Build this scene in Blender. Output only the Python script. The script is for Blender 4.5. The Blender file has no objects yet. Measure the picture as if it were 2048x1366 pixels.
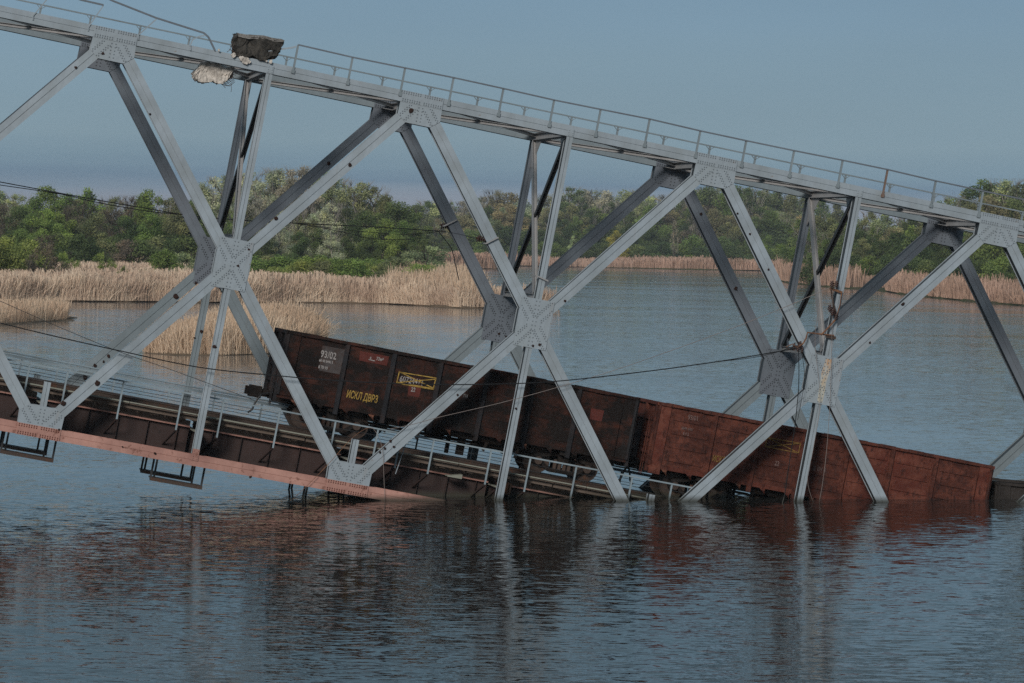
import bpy, math, random
import numpy as np
from mathutils import Matrix, Vector

random.seed(7)
RNG = np.random.default_rng(7)
PI = math.pi
rad = math.radians
scene = bpy.context.scene
COL = scene.collection

# ------------------------------------------------------------------ camera
F_PX, PITCH, ROLL, CAM_H = 6385.9, -0.0308, -0.0204, 9.198      # focal length in pixels of a 2048 wide picture
_fw = np.array([0, math.cos(PITCH), math.sin(PITCH)])
_r0 = np.array([1.0, 0, 0]); _d0 = np.cross(_fw, _r0)
_c, _s = math.cos(ROLL), math.sin(ROLL)
_r = _c * _r0 + _s * _d0; _d = -_s * _r0 + _c * _d0
cam_data = bpy.data.cameras.new('camera'); cam = bpy.data.objects.new('camera', cam_data); COL.objects.link(cam)
cam_data.sensor_width = 36.0; cam_data.lens = F_PX / 2048 * 36.0
cam_data.clip_start = 1.0; cam_data.clip_end = 40000
cam.matrix_world = Matrix(((_r[0], -_d[0], -_fw[0], 0), (_r[1], -_d[1], -_fw[1], 0), (_r[2], -_d[2], -_fw[2], CAM_H), (0, 0, 0, 1)))
scene.camera = cam

# ------------------------------------------------------------------ light
SUN_EL, SUN_AZ = rad(27), rad(196)        # azimuth measured clockwise from +Y: behind the camera, a little left
world = bpy.data.worlds.new('World'); scene.world = world; world.use_nodes = True
wn = world.node_tree; wn.nodes.clear()
def N(nt, typ, **kw):
    n = nt.nodes.new(typ)
    for k, v in kw.items(): setattr(n, k, v)
    return n
def L(nt, a, b): nt.links.new(a, b)
def math_node(nt, op, a, b=None, clamp=False):
    n = N(nt, 'ShaderNodeMath', operation=op); n.use_clamp = clamp
    for i, x in enumerate((a, b)):
        if x is None: continue
        if isinstance(x, (int, float)): n.inputs[i].default_value = x
        else: L(nt, x, n.inputs[i])
    return n.outputs[0]
def mix_rgb(nt, fac, a, b, blend='MIX'):
    n = N(nt, 'ShaderNodeMix', data_type='RGBA', blend_type=blend)
    for sock, x in ((n.inputs[0], fac), (n.inputs[6], a), (n.inputs[7], b)):
        if isinstance(x, (int, float)): sock.default_value = x
        elif isinstance(x, (tuple, list)): sock.default_value = (*x[:3], 1)
        else: L(nt, x, sock)
    return n.outputs[2]
def ramp(nt, fac, stops, interp='LINEAR'):
    n = N(nt, 'ShaderNodeValToRGB'); n.color_ramp.interpolation = interp
    while len(n.color_ramp.elements) < len(stops): n.color_ramp.elements.new(0.5)
    for e, (p, c) in zip(n.color_ramp.elements, stops):
        e.position = p; e.color = (*c, 1) if isinstance(c, (tuple, list)) else (c, c, c, 1)
    L(nt, fac, n.inputs[0]); return n.outputs[0]

w_out = N(wn, 'ShaderNodeOutputWorld'); w_bg = N(wn, 'ShaderNodeBackground')
sky = N(wn, 'ShaderNodeTexSky', sky_type='NISHITA'); sky.sun_disc = False
sky.sun_elevation = SUN_EL; sky.sun_rotation = SUN_AZ; sky.altitude = 50; sky.air_density = 1.2; sky.dust_density = 2.0; sky.ozone_density = 2.0
tc = N(wn, 'ShaderNodeTexCoord'); sx = N(wn, 'ShaderNodeSeparateXYZ'); L(wn, tc.outputs['Generated'], sx.inputs[0])
# layered cloud sheet: colour by height above the horizon, broken by long thin bands
mp = N(wn, 'ShaderNodeMapping'); mp.inputs['Scale'].default_value = (3.0, 3.0, 60.0); L(wn, tc.outputs['Generated'], mp.inputs[0])
nz = N(wn, 'ShaderNodeTexNoise'); nz.inputs['Scale'].default_value = 1.6; nz.inputs['Detail'].default_value = 5; L(wn, mp.outputs[0], nz.inputs[0])
mp2 = N(wn, 'ShaderNodeMapping'); mp2.inputs['Scale'].default_value = (1.2, 1.2, 7.0); L(wn, tc.outputs['Generated'], mp2.inputs[0])
nz2 = N(wn, 'ShaderNodeTexNoise'); nz2.inputs['Scale'].default_value = 2.2; nz2.inputs['Detail'].default_value = 4; L(wn, mp2.outputs[0], nz2.inputs[0])
elev = math_node(wn, 'ADD', sx.outputs[2], math_node(wn, 'MULTIPLY', math_node(wn, 'SUBTRACT', nz.outputs[0], 0.5), 0.012))
cloud = ramp(wn, math_node(wn, 'MULTIPLY', elev, 4.0, True), [
    (0.0, (0.232, 0.265, 0.330)), (0.050, (0.230, 0.272, 0.342)), (0.062, (0.200, 0.265, 0.345)), (0.076, (0.140, 0.224, 0.318)), (0.096, (0.175, 0.275, 0.358)), (0.13, (0.206, 0.310, 0.385)),
    (0.22, (0.192, 0.303, 0.396)), (0.32, (0.170, 0.284, 0.400)), (0.6, (0.158, 0.268, 0.350)), (1.0, (0.160, 0.235, 0.29))])
cloud = mix_rgb(wn, 1.0, cloud, ramp(wn, nz2.outputs[0], [(0.3, 0.93), (0.7, 1.07)]), 'MULTIPLY')
sky_scaled = mix_rgb(wn, 1.0, sky.outputs[0], (0.1, 0.1, 0.1), 'MULTIPLY')
skycol = mix_rgb(wn, 0.92, sky_scaled, cloud)
L(wn, skycol, w_bg.inputs[0]); w_bg.inputs[1].default_value = 1.0; L(wn, w_bg.outputs[0], w_out.inputs[0])

sun_data = bpy.data.lights.new('sun', 'SUN'); sun_data.energy = 2.4; sun_data.angle = rad(15); sun_data.color = (1.0, 0.95, 0.88)
sun = bpy.data.objects.new('sun', sun_data); COL.objects.link(sun)
sdir = Vector((math.sin(SUN_AZ) * math.cos(SUN_EL), math.cos(SUN_AZ) * math.cos(SUN_EL), math.sin(SUN_EL)))
sun.rotation_euler = sdir.to_track_quat('Z', 'Y').to_euler(); sun.location = (0, 0, 60)
scene.view_settings.view_transform = 'Standard'; scene.view_settings.look = 'None'
scene.view_settings.exposure = 0.0; scene.view_settings.gamma = 1.0; scene.view_settings.use_curve_mapping = False
scene.render.engine = 'CYCLES'; scene.cycles.max_bounces = 6; scene.cycles.transparent_max_bounces = 8
scene.cycles.use_denoising = False

# ------------------------------------------------------------------ materials
def material(name, rough=0.6, spec=0.3, metal=0.0):
    m = bpy.data.materials.new(name); m.use_nodes = True; nt = m.node_tree
    b = nt.nodes['Principled BSDF']; b.inputs['Roughness'].default_value = rough
    b.inputs['Specular IOR Level'].default_value = spec; b.inputs['Metallic'].default_value = metal
    t = N(nt, 'ShaderNodeTexCoord'); return m, nt, b, t.outputs['Object']
def noise(nt, vec, scale, detail=4, rough=0.55, stretch=None):
    if stretch:
        mpn = N(nt, 'ShaderNodeMapping'); mpn.inputs['Scale'].default_value = stretch; L(nt, vec, mpn.inputs[0]); vec = mpn.outputs[0]
    n = N(nt, 'ShaderNodeTexNoise'); n.inputs['Scale'].default_value = scale; n.inputs['Detail'].default_value = detail
    n.inputs['Roughness'].default_value = rough; L(nt, vec, n.inputs[0]); return n.outputs[0]
def bump(nt, b, h, dist=0.01, strength=0.6):
    n = N(nt, 'ShaderNodeBump'); n.inputs['Distance'].default_value = dist; n.inputs['Strength'].default_value = strength
    L(nt, h, n.inputs['Height']); L(nt, n.outputs[0], b.inputs['Normal'])

def paint(name, base, dark, rustc=(0.16, 0.06, 0.03), rust_amt=0.71, rough=0.55, grime=0.65):
    base, dark, rustc = [tuple(q * 0.76 for q in c_) for c_ in (base, dark, rustc)]
    m, nt, b, oc = material(name, rough, 0.35)
    n1 = noise(nt, oc, 0.9, 6, 0.6); n2 = noise(nt, oc, 7, 5, 0.65, (1, 1, 0.35)); n3 = noise(nt, oc, 2.6, 8, 0.7)
    c = mix_rgb(nt, ramp(nt, n1, [(0.35, 0.0), (0.7, grime)]), base, dark)
    c = mix_rgb(nt, ramp(nt, n2, [(0.45, 0.0), (0.75, 0.35)]), c, tuple(x * 0.62 for x in base))
    c = mix_rgb(nt, ramp(nt, n3, [(rust_amt, 0.0), (rust_amt + 0.05, 0.75)]), c, rustc)
    n4 = noise(nt, oc, 0.35, 3, 0.6); c = mix_rgb(nt, 1.0, c, ramp(nt, n4, [(0.3, 0.84), (0.7, 1.10)]), 'MULTIPLY')
    n5 = noise(nt, oc, 3.0, 4, 0.6, (1, 1, 0.12)); c = mix_rgb(nt, ramp(nt, n5, [(0.60, 0.0), (0.72, 0.35)]), c, tuple(0.5 * x + 0.5 * y for x, y in zip(base, rustc)))
    gp_ = N(nt, 'ShaderNodeSeparateXYZ'); L(nt, N(nt, 'ShaderNodeNewGeometry').outputs['Position'], gp_.inputs[0])       # wet, weed-stained band at the waterline
    wet = math_node(nt, 'ADD', gp_.outputs[2], math_node(nt, 'MULTIPLY', n3, 0.12))
    c = mix_rgb(nt, ramp(nt, wet, [(0.10, 0.85), (0.30, 0.0)]), c, (0.035, 0.035, 0.025))
    L(nt, c, b.inputs['Base Color']); bump(nt, b, n2, 0.004, 0.3); return m
M = {}
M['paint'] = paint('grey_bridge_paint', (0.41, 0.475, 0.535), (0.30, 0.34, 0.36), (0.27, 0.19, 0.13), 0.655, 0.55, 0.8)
M['paint_darker'] = paint('darker_grey_paint', (0.185, 0.215, 0.25), (0.14, 0.15, 0.18), (0.10, 0.06, 0.04), 0.70)  # darker grey for the far truss, top handrails and lower knee brackets
M['paint_under'] = paint('pale_grimy_paint', (0.42, 0.41, 0.41), (0.27, 0.27, 0.27), (0.14, 0.07, 0.04), 0.66)
M['paint_low'] = paint('medium_grey_paint', (0.27, 0.32, 0.35), (0.20, 0.24, 0.26), (0.14, 0.09, 0.06), 0.69)  # medium grey for far lower members, far top chord and handrail posts
M['recess'] = paint('recess_shade_and_grime', (0.060, 0.068, 0.075), (0.035, 0.04, 0.045), (0.05, 0.03, 0.02), 0.7)  # cavity shade, with some grime, painted onto member sides and gusset fillers
M['rail_paint'] = paint('grey_railing_paint', (0.34, 0.42, 0.47), (0.20, 0.25, 0.28), (0.18, 0.09, 0.06), 0.66)
M['rivet'] = paint('grimy_rivet', (0.26, 0.30, 0.335), (0.12, 0.14, 0.16), (0.10, 0.06, 0.04), 0.7)
M['rivet_red'] = paint('dark_red_rivet', (0.17, 0.055, 0.04), (0.12, 0.04, 0.03), (0.10, 0.04, 0.03), 0.7)
M['rivet_darker'] = paint('darker_grey_rivet', (0.085, 0.095, 0.11), (0.06, 0.065, 0.075), (0.06, 0.04, 0.03), 0.7)  # darker rivets to go with the darker far plates
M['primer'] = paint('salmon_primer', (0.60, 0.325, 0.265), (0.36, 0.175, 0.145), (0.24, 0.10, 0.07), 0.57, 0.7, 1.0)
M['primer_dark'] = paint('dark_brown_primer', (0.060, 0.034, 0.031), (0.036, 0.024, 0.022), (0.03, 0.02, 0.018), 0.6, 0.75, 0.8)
M['dark_steel'] = paint('dark_steel_paint', (0.045, 0.048, 0.052), (0.03, 0.03, 0.032), (0.05, 0.025, 0.015), 0.6, 0.6)
M['rail_steel'] = paint('rusty_rail_steel', (0.085, 0.058, 0.045), (0.05, 0.035, 0.03), (0.12, 0.05, 0.025), 0.55, 0.5)
M['rust'] = paint('orange_rust_steel', (0.24, 0.12, 0.07), (0.12, 0.06, 0.04), (0.34, 0.16, 0.07), 0.55, 0.8)
M['rust_dull'] = paint('rust_stained_grey', (0.26, 0.19, 0.16), (0.16, 0.09, 0.06), (0.2, 0.09, 0.05), 0.55, 0.8)
M['timber'] = paint('weathered_timber', (0.20, 0.15, 0.12), (0.11, 0.085, 0.07), (0.05, 0.04, 0.03), 0.6, 0.85)
M['pale_timber'] = paint('pale_timber', (0.36, 0.36, 0.30), (0.25, 0.25, 0.21), (0.2, 0.18, 0.15), 0.65, 0.85)
M['cable'] = paint('black_cable', (0.02, 0.02, 0.022), (0.015, 0.015, 0.016), (0.03, 0.02, 0.02), 0.7, 0.5)
M['porcelain'] = paint('brown_porcelain', (0.07, 0.03, 0.022), (0.05, 0.022, 0.02), (0.03, 0.02, 0.02), 0.7, 0.6)
M['pale_cable'] = paint('pale_slack_cable', (0.30, 0.25, 0.23), (0.2, 0.16, 0.15), (0.15, 0.1, 0.08), 0.7, 0.6)

def wagon_paint(name, a, bcol, c3, scale=1.3):
    a, bcol, c3 = [tuple(q * (0.50 if 'red' not in name else 0.62) for q in c_) for c_ in (a, bcol, c3)]
    m, nt, b, oc = material(name, 0.8, 0.2)
    n1 = noise(nt, oc, scale, 7, 0.68, (1, 1, 1.7)); n2 = noise(nt, oc, scale * 3.5, 6, 0.7, (1, 1, 0.5)); n3 = noise(nt, oc, scale * 0.5, 3)
    c = mix_rgb(nt, ramp(nt, n1, [(0.46 if 'red' not in name else 0.38, 0.0), (0.62, 1.0)]), a, bcol)
    c = mix_rgb(nt, ramp(nt, n2, [(0.52, 0.0), (0.64, 0.8)]), c, c3)
    c = mix_rgb(nt, ramp(nt, n3, [(0.4, 0.0), (0.6, 0.45)]), c, tuple(x * 0.55 for x in a))
    n6 = noise(nt, oc, 2.2, 5, 0.7, (1, 1, 0.12)); c = mix_rgb(nt, ramp(nt, n6, [(0.56, 0.0), (0.70, 0.55)]), c, tuple(0.35 * x + 0.02 for x in c3))     # run-off streaks
    L(nt, c, b.inputs['Base Color']); bump(nt, b, n2, 0.03, 0.8); return m
M['wagon_dark'] = wagon_paint('soot_brown_wagon_paint', (0.020, 0.0135, 0.012), (0.115, 0.038, 0.024), (0.030, 0.020, 0.017), 1.1)
M['wagon_dark2'] = wagon_paint('brown_panel_paint', (0.030, 0.016, 0.013), (0.125, 0.040, 0.026), (0.018, 0.013, 0.012), 1.7)
M['wagon_red'] = wagon_paint('rust_red_wagon_paint', (0.155, 0.040, 0.027), (0.26, 0.088, 0.058), (0.045, 0.016, 0.013), 1.6)
M['wagon_red2'] = wagon_paint('blackened_red_wagon_paint', (0.085, 0.028, 0.021), (0.22, 0.070, 0.045), (0.035, 0.016, 0.014), 1.9)
M['wagon_rib'] = wagon_paint('grimy_rib_paint', (0.045, 0.045, 0.052), (0.075, 0.052, 0.048), (0.024, 0.021, 0.022))
M['wagon_black'] = wagon_paint('grey_brown_wagon_paint', (0.085, 0.072, 0.066), (0.06, 0.05, 0.046), (0.05, 0.045, 0.04))
M['patch_red'] = wagon_paint('red_paint_patch', (0.20, 0.05, 0.04), (0.16, 0.045, 0.035), (0.12, 0.04, 0.03), 6)
M['patch_grey'] = wagon_paint('grey_scuffed_patch', (0.15, 0.13, 0.13), (0.11, 0.085, 0.08), (0.13, 0.06, 0.035), 3)
M['underframe'] = wagon_paint('oily_underframe', (0.028, 0.023, 0.021), (0.05, 0.032, 0.025), (0.015, 0.014, 0.014), 3)
def flat(name, c, rough=0.7):
    m, nt, b, oc = material(name, rough, 0.2)
    L(nt, mix_rgb(nt, ramp(nt, noise(nt, oc, 9, 5, 0.75), [(0.42, 0.0), (0.60, 0.9)]), c, tuple(x * 0.4 for x in c)), b.inputs['Base Color']); return m
M['yellow'] = flat('yellow_marker_paint', (0.42, 0.27, 0.065)); M['white'] = flat('faded_white_paint', (0.36, 0.33, 0.32)); M['hole'] = flat('burnt_hole', (0.035, 0.016, 0.012)); M['lamp_rust'] = flat('worn_orange_latch', (0.20, 0.085, 0.055))

def concrete(name, base, dark):
    m, nt, b, oc = material(name, 0.9, 0.15)
    n1 = noise(nt, oc, 4, 8, 0.75); n2 = noise(nt, oc, 13, 6, 0.7)
    c = mix_rgb(nt, ramp(nt, n1, [(0.42, 0.0), (0.58, 1.0)]), base, dark)
    c = mix_rgb(nt, ramp(nt, n2, [(0.55, 0.0), (0.7, 0.7)]), c, tuple(x * 0.35 for x in dark))
    L(nt, c, b.inputs['Base Color']); bump(nt, b, n1, 0.08, 1.0); return m
M['concrete'] = concrete('broken_pale_concrete', (0.68, 0.62, 0.56), (0.40, 0.36, 0.32))
M['concrete_dark'] = concrete('dark_slab_concrete', (0.075, 0.068, 0.06), (0.04, 0.038, 0.035))  # dark tone for the upper slab's block; its top layer is paler
M['concrete_top'] = concrete('slab_edge_concrete', (0.28, 0.27, 0.26), (0.16, 0.15, 0.14))

def soil(name, a, b2):
    m, nt, b, oc = material(name, 0.95, 0.1)
    c = mix_rgb(nt, ramp(nt, noise(nt, oc, 0.25, 6, 0.65), [(0.4, 0.0), (0.6, 1.0)]), a, b2)
    L(nt, c, b.inputs['Base Color']); bump(nt, b, noise(nt, oc, 2, 5), 0.15, 0.6); return m
M['straw_soil'] = soil('straw_covered_soil', (0.16, 0.115, 0.08), (0.10, 0.075, 0.05))
M['wood_soil'] = soil('wood_floor', (0.05, 0.06, 0.025), (0.07, 0.06, 0.035))
M['riverbed'] = soil('river_bed_mud', (0.06, 0.05, 0.035), (0.04, 0.035, 0.025))

def reed_mat(name, a, b2, c3):
    m, nt, b, oc = material(name, 0.85, 0.15)
    g = N(nt, 'ShaderNodeAttribute'); g.attribute_name = 'tone'
    c = mix_rgb(nt, g.outputs['Fac'], a, b2)
    c = mix_rgb(nt, ramp(nt, noise(nt, oc, 0.13, 4, 0.6), [(0.42, 0.0), (0.62, 1.0)]), c, c3)
    L(nt, c, b.inputs['Base Color']); tr = N(nt, 'ShaderNodeBsdfTranslucent'); L(nt, c, tr.inputs[0]); mx = N(nt, 'ShaderNodeMixShader'); mx.inputs[0].default_value = 0.2
    out = [n_ for n_ in nt.nodes if n_.type == 'OUTPUT_MATERIAL'][0]; L(nt, b.outputs[0], mx.inputs[1]); L(nt, tr.outputs[0], mx.inputs[2]); L(nt, mx.outputs[0], out.inputs[0])
    return m
M['reed_gold'] = reed_mat('golden_reed', (0.58, 0.42, 0.29), (0.80, 0.62, 0.46), (0.56, 0.39, 0.27))
M['reed_pink'] = reed_mat('russet_reed', (0.64, 0.475, 0.35), (0.84, 0.68, 0.52), (0.52, 0.37, 0.275))
M['reed_far'] = reed_mat('far_pink_reed', (0.47, 0.30, 0.225), (0.62, 0.42, 0.32), (0.40, 0.26, 0.19))

def leaf_mat():
    m = bpy.data.materials.new('foliage'); m.use_nodes = True; nt = m.node_tree; nt.nodes.clear()
    out = N(nt, 'ShaderNodeOutputMaterial'); oi = N(nt, 'ShaderNodeObjectInfo'); g = N(nt, 'ShaderNodeAttribute'); g.attribute_name = 'tone'
    t = N(nt, 'ShaderNodeTexCoord')
    c = mix_rgb(nt, 1.0, oi.outputs['Color'], ramp(nt, g.outputs['Fac'], [(0.0, (0.50, 0.56, 0.6)), (0.5, (1, 1, 1)), (1.0, (1.7, 1.62, 1.35))]), 'MULTIPLY')
    c = mix_rgb(nt, ramp(nt, noise(nt, t.outputs['Object'], 0.35, 3), [(0.4, 0.0), (0.62, 0.45)]), c, (0.11, 0.12, 0.05))
    d = N(nt, 'ShaderNodeBsdfDiffuse'); L(nt, c, d.inputs[0]); tr = N(nt, 'ShaderNodeBsdfTranslucent'); L(nt, c, tr.inputs[0])
    mx = N(nt, 'ShaderNodeMixShader'); mx.inputs[0].default_value = 0.42; L(nt, d.outputs[0], mx.inputs[1]); L(nt, tr.outputs[0], mx.inputs[2])
    L(nt, mx.outputs[0], out.inputs[0]); return m
M['leaf'] = leaf_mat()
def bark_mat(name, a, b2):
    m, nt, b, oc = material(name, 0.9, 0.1)
    L(nt, mix_rgb(nt, noise(nt, oc, 1.2, 5), a, b2), b.inputs['Base Color']); return m
M['bark'] = bark_mat('brown_bark', (0.10, 0.085, 0.07), (0.05, 0.04, 0.035)); M['bark_pale'] = bark_mat('pale_bark', (0.34, 0.31, 0.27), (0.17, 0.15, 0.13))
M['driftwood'] = bark_mat('bleached_driftwood', (0.55, 0.52, 0.48), (0.4, 0.37, 0.33))

def water_mat():
    m, nt, b, oc = material('river_water', 0.06, 0.5)
    b.inputs['IOR'].default_value = 1.333; b.inputs['Base Color'].default_value = (0.012, 0.013, 0.012, 1)
    g = N(nt, 'ShaderNodeNewGeometry').outputs['Position']
    # wave slopes taken straight from noise, so distant water keeps its chop
    def slope(scale, st, kx, ky, det=2):
        mpn = N(nt, 'ShaderNodeMapping'); mpn.inputs['Scale'].default_value = st; L(nt, g, mpn.inputs[0])
        n_ = N(nt, 'ShaderNodeTexNoise'); n_.inputs['Scale'].default_value = scale; n_.inputs['Detail'].default_value = det; n_.inputs['Roughness'].default_value = 0.55; L(nt, mpn.outputs[0], n_.inputs[0])
        sub = N(nt, 'ShaderNodeVectorMath', operation='SUBTRACT'); L(nt, n_.outputs['Color'], sub.inputs[0]); sub.inputs[1].default_value = (0.5, 0.5, 0.5)
        mul = N(nt, 'ShaderNodeVectorMath', operation='MULTIPLY'); L(nt, sub.outputs[0], mul.inputs[0]); mul.inputs[1].default_value = (kx, ky, 0); return mul.outputs[0]
    def vadd(p, q):
        n_ = N(nt, 'ShaderNodeVectorMath', operation='ADD'); L(nt, p, n_.inputs[0]); L(nt, q, n_.inputs[1]); return n_.outputs[0]
    sl_ = vadd(slope(3.1, (0.46, 1.5, 1), 0.07, 0.40), vadd(slope(11.0, (0.42, 1.2, 1), 0.08, 0.26), slope(0.16, (0.8, 1.3, 1), 0.02, 0.045)))
    sp_ = N(nt, 'ShaderNodeSeparateXYZ'); L(nt, g, sp_.inputs[0])
    far_ = math_node(nt, 'MULTIPLY', math_node(nt, 'SUBTRACT', sp_.outputs[1], 112), 0.03, True)      # sheltered by the wreck near the bank, ruffled beyond it
    patch = ramp(nt, noise(nt, g, 0.035, 3, 0.6, (0.35, 1.0, 1)), [(0.36, 0.5), (0.64, 1.2)])
    amp = math_node(nt, 'MULTIPLY', patch, math_node(nt, 'ADD', math_node(nt, 'MULTIPLY', far_, -0.22), 0.66))
    L(nt, mix_rgb(nt, far_, (0.012, 0.0115, 0.0095), (0.075, 0.085, 0.090)), b.inputs['Base Color'])       # dark at the bank; distant water paled in colour to boost its sky reflection
    sc_ = N(nt, 'ShaderNodeVectorMath', operation='SCALE'); L(nt, sl_, sc_.inputs[0]); L(nt, amp, sc_.inputs['Scale'])
    up_ = N(nt, 'ShaderNodeVectorMath', operation='ADD'); L(nt, sc_.outputs[0], up_.inputs[0]); up_.inputs[1].default_value = (0, 0, 1)
    L(nt, math_node(nt, 'ADD', math_node(nt, 'MULTIPLY', math_node(nt, 'MULTIPLY', far_, patch), 0.065), 0.035), b.inputs['Roughness'])
    nn = N(nt, 'ShaderNodeVectorMath', operation='NORMALIZE'); L(nt, up_.outputs[0], nn.inputs[0]); L(nt, nn.outputs[0], b.inputs['Normal'])
    return m
M['water'] = water_mat()

# ------------------------------------------------------------------ mesh helpers
class MB:
    def __init__(self): self.v = []; self.f = []
    def add(self, vs, fs):
        o = len(self.v); self.v += [tuple(float(c) for c in p) for p in vs]; self.f += [tuple(i + o for i in q) for q in fs]; return self
    def box(self, lo, hi):
        x0, y0, z0 = lo; x1, y1, z1 = hi
        return self.add([(x0, y0, z0), (x1, y0, z0), (x1, y1, z0), (x0, y1, z0), (x0, y0, z1), (x1, y0, z1), (x1, y1, z1), (x0, y1, z1)],
                        [(0, 3, 2, 1), (4, 5, 6, 7), (0, 1, 5, 4), (1, 2, 6, 5), (2, 3, 7, 6), (3, 0, 4, 7)])
    def prism(self, poly, y0, y1):                       # polygon in x,z extruded along y
        n = len(poly); vs = [(x, y0, z) for x, z in poly] + [(x, y1, z) for x, z in poly]
        return self.add(vs, [tuple(range(n)), tuple(range(2 * n - 1, n - 1, -1))] + [(i, i + n, (i + 1) % n + n, (i + 1) % n) for i in range(n)])
    def sweep(self, prof, p0, p1, side, out):            # profile (s, n) along p0->p1; s along side, n along out
        p0, p1, side, out = map(np.array, (p0, p1, side, out)); n = len(prof)
        vs = [p0 + side * s + out * t for s, t in prof] + [p1 + side * s + out * t for s, t in prof]
        return self.add(vs, [tuple(range(n)), tuple(range(2 * n - 1, n - 1, -1))] + [(i, i + n, (i + 1) % n + n, (i + 1) % n) for i in range(n)])
    def bar(self, p0, p1, w, h, up=(0, 0, 1)):
        p0 = np.array(p0, float); p1 = np.array(p1, float); d = p1 - p0; d /= np.linalg.norm(d); up = np.array(up, float)
        s = np.cross(d, up); s /= max(1e-9, np.linalg.norm(s)); u = np.cross(s, d)
        return self.sweep([(-w / 2, -h / 2), (w / 2, -h / 2), (w / 2, h / 2), (-w / 2, h / 2)], p0, p1, s, u)
    def tube(self, pts, r, seg=6, r1=None):
        pts = [np.array(p, float) for p in pts]; rings = []; up = np.array([0.13, 0.29, 0.95])
        for i, p in enumerate(pts):
            d = pts[min(i + 1, len(pts) - 1)] - pts[max(i - 1, 0)]; d /= max(1e-9, np.linalg.norm(d))
            s = np.cross(d, up)
            if np.linalg.norm(s) < 0.05: s = np.cross(d, np.array([1.0, 0, 0]))
            s /= np.linalg.norm(s); u = np.cross(s, d); rr = r if r1 is None else r + (r1 - r) * i / (len(pts) - 1)
            rings.append([p + rr * (math.cos(2 * PI * k / seg) * s + math.sin(2 * PI * k / seg) * u) for k in range(seg)])
        vs = [q for ring in rings for q in ring]; fs = []
        for i in range(len(pts) - 1):
            for k in range(seg):
                a = i * seg + k; b = i * seg + (k + 1) % seg; fs.append((a, b, b + seg, a + seg))
        fs += [tuple(range(seg - 1, -1, -1)), tuple(range(len(vs) - seg, len(vs)))]
        return self.add(vs, fs)
    def disc(self, c, r, h, seg=20, axis=1):             # short cylinder whose axis is y (axis=1)
        vs = []
        for s_ in (0, 1):
            for k in range(seg):
                a = 2 * PI * k / seg; vs.append((c[0] + r * math.cos(a), c[1] + s_ * h, c[2] + r * math.sin(a)))
        return self.add(vs, [tuple(range(seg)), tuple(range(2 * seg - 1, seg - 1, -1))] + [(k, k + seg, (k + 1) % seg + seg, (k + 1) % seg) for k in range(seg)])
    def mesh(self, name, smooth=False):
        me = bpy.data.meshes.new(name); me.from_pydata(self.v, [], self.f); me.update()
        if smooth: me.polygons.foreach_set('use_smooth', [True] * len(me.polygons))
        return me
def link(name, me, mat=None, parent=None, loc=(0, 0, 0)):
    o = bpy.data.objects.new(name, me); COL.objects.link(o); o.location = loc
    if parent is not None: o.parent = parent
    if mat is not None:
        if not me.materials: me.materials.append(mat)
        elif me.materials[0] is not mat:
            o.material_slots[0].link = 'OBJECT'; o.material_slots[0].material = mat
    return o
def part(name, mb, mat, parent, loc=(0, 0, 0), smooth=False):
    me = mb.mesh(name, smooth) if isinstance(mb, MB) else mb
    return link(name, me, mat, parent, loc)
def tag(o, label=None, cat=None, group=None, kind=None):
    if label: o['label'] = label
    if cat: o['category'] = cat
    if group: o['group'] = group
    if kind: o['kind'] = kind
    return o
def empty(name, mat4=None, loc=None):
    o = bpy.data.objects.new(name, None); COL.objects.link(o)
    if mat4 is not None: o.matrix_world = mat4
    if loc is not None: o.location = loc
    return o

# ------------------------------------------------------------------ the bridge's own frame (u along, v across, w up), dipping 10 degrees into the river
YAW, TILT = 0.2076, 0.1748
U = np.array([0.96361318, 0.20300508, -0.17389241]); V = np.array([-0.20614578, 0.97852129, 0.0]); W = np.array([0.17015743, 0.03584719, 0.98476466])
O = np.array([-13.94172097, 110.83493946, 16.10636028])
BM = Matrix(((U[0], V[0], W[0], O[0]), (U[1], V[1], W[1], O[1]), (U[2], V[2], W[2], O[2]), (0, 0, 0, 1)))
CAMP = np.array([0, 0, CAM_H])
def ray(x, y): return _fw + _r * (x - 1024) / F_PX + _d * (y - 683) / F_PX
def at(x, y, v):
    """surveyed point: bridge coordinates (u, v, w) of a photograph pixel lying in the plane at v"""
    q = ray(x, y); t = (V @ (O + V * v - CAMP)) / (V @ q); X = CAMP + t * q - O
    return (float(X @ U), float(v), float(X @ W))
def gnd(x, y, z=0.0):
    q = ray(x, y); t = (z - CAM_H) / q[2]; X = CAMP + t * q; return (float(X[0]), float(X[1]))
def horizon(x): return 683 + F_PX * math.tan(PITCH) - (x - 1024) * math.tan(ROLL)
def far(x, dist): return (dist * (x - 1024) / F_PX, dist)

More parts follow.
